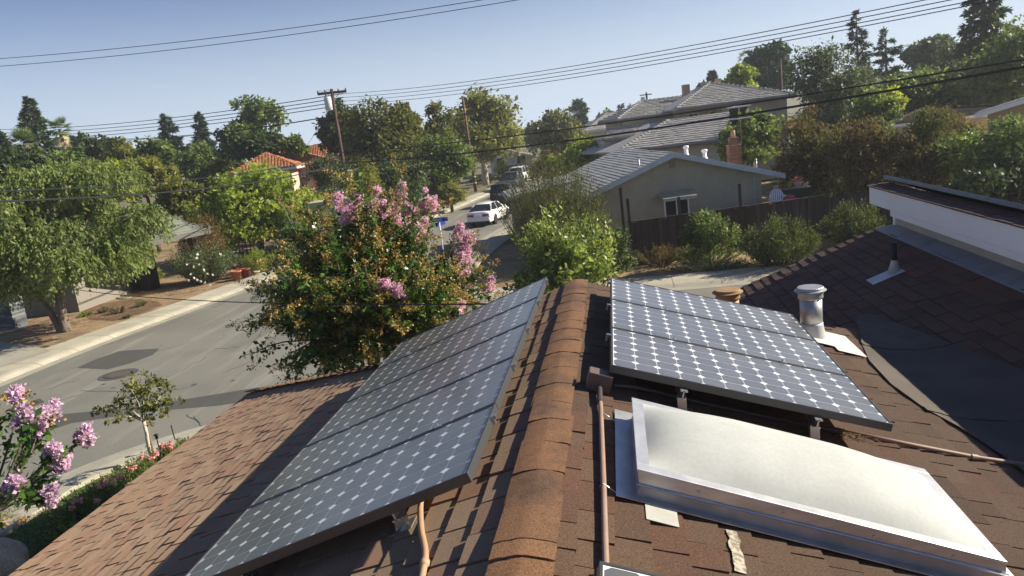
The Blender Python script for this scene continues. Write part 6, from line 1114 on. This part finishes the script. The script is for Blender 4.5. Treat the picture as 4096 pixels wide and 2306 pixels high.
wire('upper of two wires crossing the top left sky', P(-200, 160, 60), P(1500, -48, 34), .016, .5, 'wires in the top left sky'); wire('lower of two wires crossing the top left sky', P(-200, 180, 60), P(1500, -34, 34), .016, .5, 'wires in the top left sky')
wire('service wire sagging from the pepper tree to the house roof', P(60, 705, 30), (-1.2, 7.6, 4.15), .009, .25, 'service wires')
wire('thin service wire from the tall pole to the maple side house', p1+Vector((0, 0, z_a-.5)), P(560, 462, 48), .012, .4, 'service wires'); wire('thin service wire from the tall pole to the second pole', p1+Vector((0, 0, z_a-.3)), P(1180, 392, 79), .015, .3, 'service wires')
wire('upper guy wire from the lower cross-arm down to the left', p1-armd*AL*.9+Vector((0, 0, zc2-.1)), P(752, 390, 60), .012, .1, 'service wires')
p2 = G(1197, 482); h2 = P(1167, 240, 79).z; t = thing('power_pole', 'second wooden pole beside the white-trunked sycamore', 'power pole', p2); b = MB(); b.tube([p2+Vector((0, 0, -.2)), Vector((p2.x-.15, p2.y, h2))], [.17, .11], 10); b.build('pole', surf('pole_light', (.16, .09, .05), (.10, .06, .04), 3, rough=.9), t, True)
z = P(1172, 287, 79).z; ca = (P(1190, 281, 79)-P(1148, 292, 79)); ca.z = 0; q = Vector((p2.x-.12, p2.y-.14, z)); b = MB(); b.bar(q-ca/2, q+ca/2, .13, .13); b.build('crossarm', M['polewood'], t)
for k in range(4): b = MB(); b.lathe(p2+Vector((0, 0, .5+.32*k)), [(.178-.003*k, 0), (.178-.003*k, .13)], 12); b.build('band', surf('band%d' % k, (.55, .40, .06) if k % 2 else (.03, .025, .02), rough=.6), t)
p3 = P(1966, 230, 82); t = thing('power_pole', 'bare dark pole behind the two-storey roof', 'power pole', (p3.x, p3.y, 0)); b = MB(); b.tube([(p3.x, p3.y, -.1), (p3.x, p3.y, P(1962, 150, 82).z)], [.2, .12], 8); b.build('pole', M['polewood'], t, True)
p4 = P(1628, 260, 120); t = thing('power_pole', 'far small pole with a grey transformer above the tile roofs', 'power pole', (p4.x, p4.y, 0)); zt4 = P(1627, 233, 120).z; b = MB(); b.tube([(p4.x, p4.y, -.1), (p4.x, p4.y, zt4)], [.2, .14], 8); b.build('pole', M['polewood'], t, True); b = MB(); b.lathe((p4.x-.6, p4.y, zt4-1.6), [(.3, 0), (.3, 1.0)], 12); b.build('transformer', surf('tank2', (.55, .57, .6), rough=.5), t, True); b = MB(); b.box(p4.x-1, p4.y-.08, zt4-.4, p4.x+.8, p4.y+.08, zt4-.25); b.build('crossarm', M['polewood'], t)
# ------------------------------------------------------------------ street sign
def letters(txt, size, mat, par, org, ux, uz, name='lettering'):
    cu = bpy.data.curves.new('t', 'FONT'); cu.body = txt; cu.size = size; cu.extrude = .001; o = bpy.data.objects.new('t', cu); COL.objects.link(o); bpy.context.view_layer.update()
    me = bpy.data.meshes.new_from_object(o.evaluated_get(bpy.context.evaluated_depsgraph_get())); bpy.data.objects.remove(o); n = ux.cross(uz); me.transform(Matrix.Translation(org) @ Matrix((ux, uz, n)).transposed().to_4x4()); me.transform(Matrix.Translation(-origin(par))); me.materials.clear(); me.materials.append(mat); return link(name, me, par)
sp_ = P(1107, 575, 36.2); sb = Vector((sp_.x, sp_.y, .06)); sz_ = P(1106, 553, 36.2).z; t = thing('street_sign', 'blue street name sign on a pole at the corner', 'street sign', sb); b = MB(); b.tube([sb, Vector((sb.x, sb.y, sz_-.08))], .032, 8); b.build('post', surf('post_galv', (.62, .62, .62), rough=.5), t, True)
ux = Vector((1, -.12, 0)).normalized(); bl = surf('sign_blue', (.012, .04, .30), rough=.45); wh = surf('sign_white', (.8, .82, .85), rough=.5); n_ = Vector((ux.y, -ux.x, 0))
b = MB(); b.obox(Vector((sb.x, sb.y, sz_)), ux*.44, n_*.006, (0, 0, .095)); bd_ = b.build('blade', bl, t)
nf = n_ if n_.y < 0 else -n_
letters('ONT', .15, wh, bd_, Vector((sb.x, sb.y, sz_-.06))+ux*-.16+nf*.008, ux, Vector((0, 0, 1))); letters('CT', .075, wh, bd_, Vector((sb.x, sb.y, sz_+.015))+ux*.31+nf*.008, ux, Vector((0, 0, 1)))
vx = Vector((.5, .86, 0)); b = MB(); b.obox(Vector((sb.x, sb.y, sz_-.2)), vx*.4, Vector((.86, -.5, 0))*.006, (0, 0, .09)); b.build('lower_blade', bl, t)
b = MB(); b.obox(Vector((sb.x-.10, sb.y-.03, sz_-.27)), Vector((.09, -.02, 0)), Vector((0, .004, 0)), (0, 0, .10)); b.build('notice_plate', wh, t)
# ------------------------------------------------------------------ cars
def car(label, loc, az, kind, paint, name='parked_car'):
    """loft of cross-sections; x right, y forward; loc = rear axle centre on the road"""
    SPEC = {'sedan': dict(L=4.5, w=.845, belt=.90, roof=1.38, sill=.27, pts=[(-1.02, .50, .70), (-.98, .78, .80), (-.85, .93, .83), (-.25, .97, .845), (.6, .93, .85), (1.6, .92, .85), (2.4, .90, .845), (3.1, .80, .82), (3.38, .62, .74), (3.45, .45, .66)], gh=[(-.62, .95, .68), (.12, 1.33, .56), (.75, 1.38, .575), (1.45, 1.33, .57), (2.28, .93, .70)]),
            'hatch': dict(L=4.4, w=.86, belt=.95, roof=1.48, sill=.26, pts=[(-.92, .5, .72), (-.9, .95, .80), (-.75, 1.08, .83), (-.1, 1.0, .86), (.8, .96, .86), (1.8, .92, .86), (2.5, .86, .85), (3.1, .72, .80), (3.35, .5, .68)], gh=[(-.82, 1.02, .62), (-.1, 1.42, .55), (.75, 1.48, .575), (1.3, 1.42, .57), (2.5, .92, .72)]),
            'suv': dict(L=4.6, w=.9, belt=1.08, roof=1.72, sill=.36, pts=[(-.95, .55, .80), (-.92, 1.05, .86), (-.5, 1.1, .89), (.6, 1.1, .9), (1.7, 1.1, .9), (2.5, 1.06, .89), (3.25, .98, .86), (3.45, .62, .78)], gh=[(-.88, 1.08, .78), (-.6, 1.66, .68), (.6, 1.72, .70), (1.3, 1.68, .69), (2.05, 1.1, .80)])}[kind]
    t = thing(name, label, 'car', loc, -az); s = SPEC; st = s['pts']; sill = s['sill']
    b = MB()
    for (y, z, w) in st:
        ring_ = [(-w*.96, y, sill), (-w*1.0, y, (sill+z)*.5), (-w*.97, y, z-.08), (-w*.90, y, z), (-w*.4, y, z+.02), (w*.4, y, z+.02), (w*.90, y, z), (w*.97, y, z-.08), (w*1.0, y, (sill+z)*.5), (w*.96, y, sill)]; b.v += ring_
    K = 10; n = len(st)
    for i in range(n-1):
        for j in range(K): b.f.append((i*K+j, i*K+(j+1) % K, (i+1)*K+(j+1) % K, (i+1)*K+j)[::-1]); b.m.append(0)
    b.f.append(tuple(range(K))); b.f.append(tuple(range((n-1)*K, n*K))[::-1]); b.m += [0, 0]; body = b.build('body', paint, t, True, bevel=.02, world=False)
    g = s['gh']; b = MB(); roofz = max(q[1] for q in g)
    for (y, z, w) in g:
        wb = s['w']*.90; zb = s['belt']-.06; f_ = (z-zb)/(roofz-zb); b.v += [(-wb, y, zb), (-(wb+(w-wb)*f_), y, z), (wb+(w-wb)*f_, y, z), (wb, y, zb)]
    for i in range(len(g)-1):
        for j in range(3): b.f.append((i*4+j, i*4+j+1, (i+1)*4+j+1, (i+1)*4+j)[::-1]); b.m.append(0)
    b.f += [(0, 1, 2, 3), tuple(range(4*len(g)-4, 4*len(g)))[::-1]]; b.m += [0, 0]; b.build('windows', M['glass'], t, world=False)
    r = [q for q in g if q[1] > roofz-.12]; b = MB()
    for (y, z, w) in [(r[0][0]-.05, r[0][1]-.02, r[0][2]), *r, (r[-1][0]+.06, r[-1][1]-.03, r[-1][2])]: b.v += [(-w-.02, y, z-.03), (-w*.9, y, z+.018), (0, y, z+.035), (w*.9, y, z+.018), (w+.02, y, z-.03)]
    for i in range(len(r)+1):
        for j in range(4): b.f.append((i*5+j, i*5+j+1, (i+1)*5+j+1, (i+1)*5+j)[::-1]); b.m.append(0)
    b.build('roof_panel', paint, t, True, world=False)
    b = MB(); wb = s['w']*.90; zb = s['belt']-.06
    for sx in (-1, 1):
        for a, c in ((0, 1), (len(g)-1, len(g)-2)): b.bar((sx*(wb+.01), g[a][0], zb), (sx*(g[c][2]+.012), g[c][0], g[c][1]), .09, .05)
        ym = (g[1][0]+g[-2][0])/2; b.bar((sx*(wb+.012), ym, zb), (sx*(g[2][2]+.01), ym, roofz-.02), .05, .07, up=(1, 0, 0))
    b.build('pillars', paint, t, world=False)
    tyre = surf('tyre_'+label[:8], (.015, .015, .015), rough=.8); wb_ = s['L']*.59
    for sx in (-1, 1):
        for y in (0, wb_):
            rr = .31 if kind != 'suv' else .36; b = MB(); b.lathe((sx*(s['w']-.16), y, rr), [(rr*.6, 0), (rr*.95, 0), (rr, .03), (rr, .15), (rr*.95, .18), (rr*.6, .18)], 20, axis=(sx, 0, 0)); wv = b.build('tyre', tyre, t, True, world=False); b = MB(); b.lathe((sx*(s['w']-.16), y, rr), [(rr*.62, .16), (rr*.55, .178), (rr*.2, .165), (.02, .17)], 16, axis=(sx, 0, 0)); b.build('rim', M['alu'], wv, world=False)
            b = MB(); b.lathe((sx*(s['w']-.19), y, rr+.02), [(rr*1.16, 0), (rr*1.16, .196)], 20, axis=(sx, 0, 0)); b.build('wheel_arch', tyre, t, world=False)
    yr = st[0][0]; red = surf('taillight_'+label[:8], (.30, .012, .02), rough=.2, coat=.5); zt_ = (s['belt']-.17)
    for sx in (-1, 1):
        b = MB(); b.hexa([(sx*.30, yr+.015, zt_-.09), (sx*.70, yr+.03, zt_-.09), (sx*.70, yr+.12, zt_-.09), (sx*.30, yr+.12, zt_-.09), (sx*.30, yr-.006+.02, zt_+.08), (sx*.72, yr+.02, zt_+.08), (sx*.72, yr+.14, zt_+.08), (sx*.30, yr+.12, zt_+.08)]); b.build('taillight', red, t, world=False)
        b = MB(); b.box(sx*.66-.1, st[-1][0]-.1, .55, sx*.66+.1, st[-1][0]-.02, .67); b.build('headlight', surf('hl_'+label[:8]+str(sx), (.7, .72, .75), rough=.1), t, world=False)
        b = MB(); b.obox((sx*(s['w']+.08), g[-1][0]-.35, s['belt']+.06), (.09, 0, 0), (0, .04, 0), (0, 0, .06)); b.build('mirror', paint, t, world=False, bevel=.02)
    b = MB(); b.box(-.155, yr-.012, zt_-.085, .155, yr+.05, zt_+.07); pl = b.build('licence_plate', surf('plate_'+label[:8], (.72, .74, .76), rough=.5), t, world=False)
    b = MB(); b.box(-s['w']*.90, yr-.05, .36, s['w']*.90, yr+.25, .58); b.build('bumper', paint, t, bevel=.05, world=False)
    b = MB(); b.box(-s['w']*.88, yr-.02, .24, s['w']*.88, yr+.3, .355); b.build('valance', surf('val_'+label[:8], (.05, .045, .04), rough=.8), t, world=False)
    return t
wp = surf('car_white', (.82, .82, .80), rough=.3, coat=.5); car('white sedan parked on the right of the street, seen from behind', G(1203, 572)+Vector((.25, .9, .002)), math.radians(9), 'sedan', wp)
car('dark car with roof bars parked just ahead of the white sedan', G(1246, 521)+Vector((.55, 1.4, .002)), math.radians(9), 'suv', surf('car_dark', (.02, .022, .03), rough=.25, coat=.6))
car('dark blue sport utility car facing us farther up the street', G(1285, 482)+Vector((0, 3.2, .002)), math.radians(188), 'suv', surf('car_navy', (.02, .018, .06), rough=.2, coat=.8))
car('white van partly hidden behind the dark blue car', G(1296, 462)+Vector((.3, 1, .002)), math.radians(10), 'suv', surf('car_white2', (.75, .77, .78), rough=.3, coat=.5))
car('silver hatchback parked sideways at the bend', G(1332, 440)+Vector((-1.0, 0, .002)), math.radians(-75), 'hatch', surf('car_silver', (.50, .52, .55), rough=.25, metal=.5, coat=.5))
# small things by the near kerb
q = G(405, 1150); t = thing('garden_light', 'small black garden path light by the rose bushes', 'garden light', q); b = MB(); b.lathe(q, [(.012, 0), (.012, .42)], 8); b.build('stem', M['wire'], t); b = MB(); b.lathe(q+Vector((0, 0, .42)), [(.03, 0), (.03, .07), (.06, .075), (.01, .11)], 12); b.build('lamp_head', M['wire'], t, True)
q = G(443, 1118); t = thing('iron_stake', 'thin black iron stake at the kerb near the roof edge', 'stake', q); b = MB(); b.tube([q, q+Vector((-.02, 0, .45))], .012, 6); b.build('rod', M['wire'], t)
# ------------------------------------------------------------------ haze
b = MB(); b.box(-330, -40, -1.2, 330, 330, 34)
hz_ = b.build('haze', None); hz_.data.materials.clear(); hm, hn, ho = _nt('haze_air'); pv = N(hn, 'ShaderNodeVolumePrincipled', i_Density=.0006, i_Anisotropy=.3); pv.inputs['Color'].default_value = (.86, .92, 1, 1); hn.links.new(pv.outputs[0], ho.inputs['Volume']); hz_.data.materials.append(hm); stuff(hz_); hz_['label'] = 'thin pale haze over the whole neighbourhood'; hz_['category'] = 'haze'
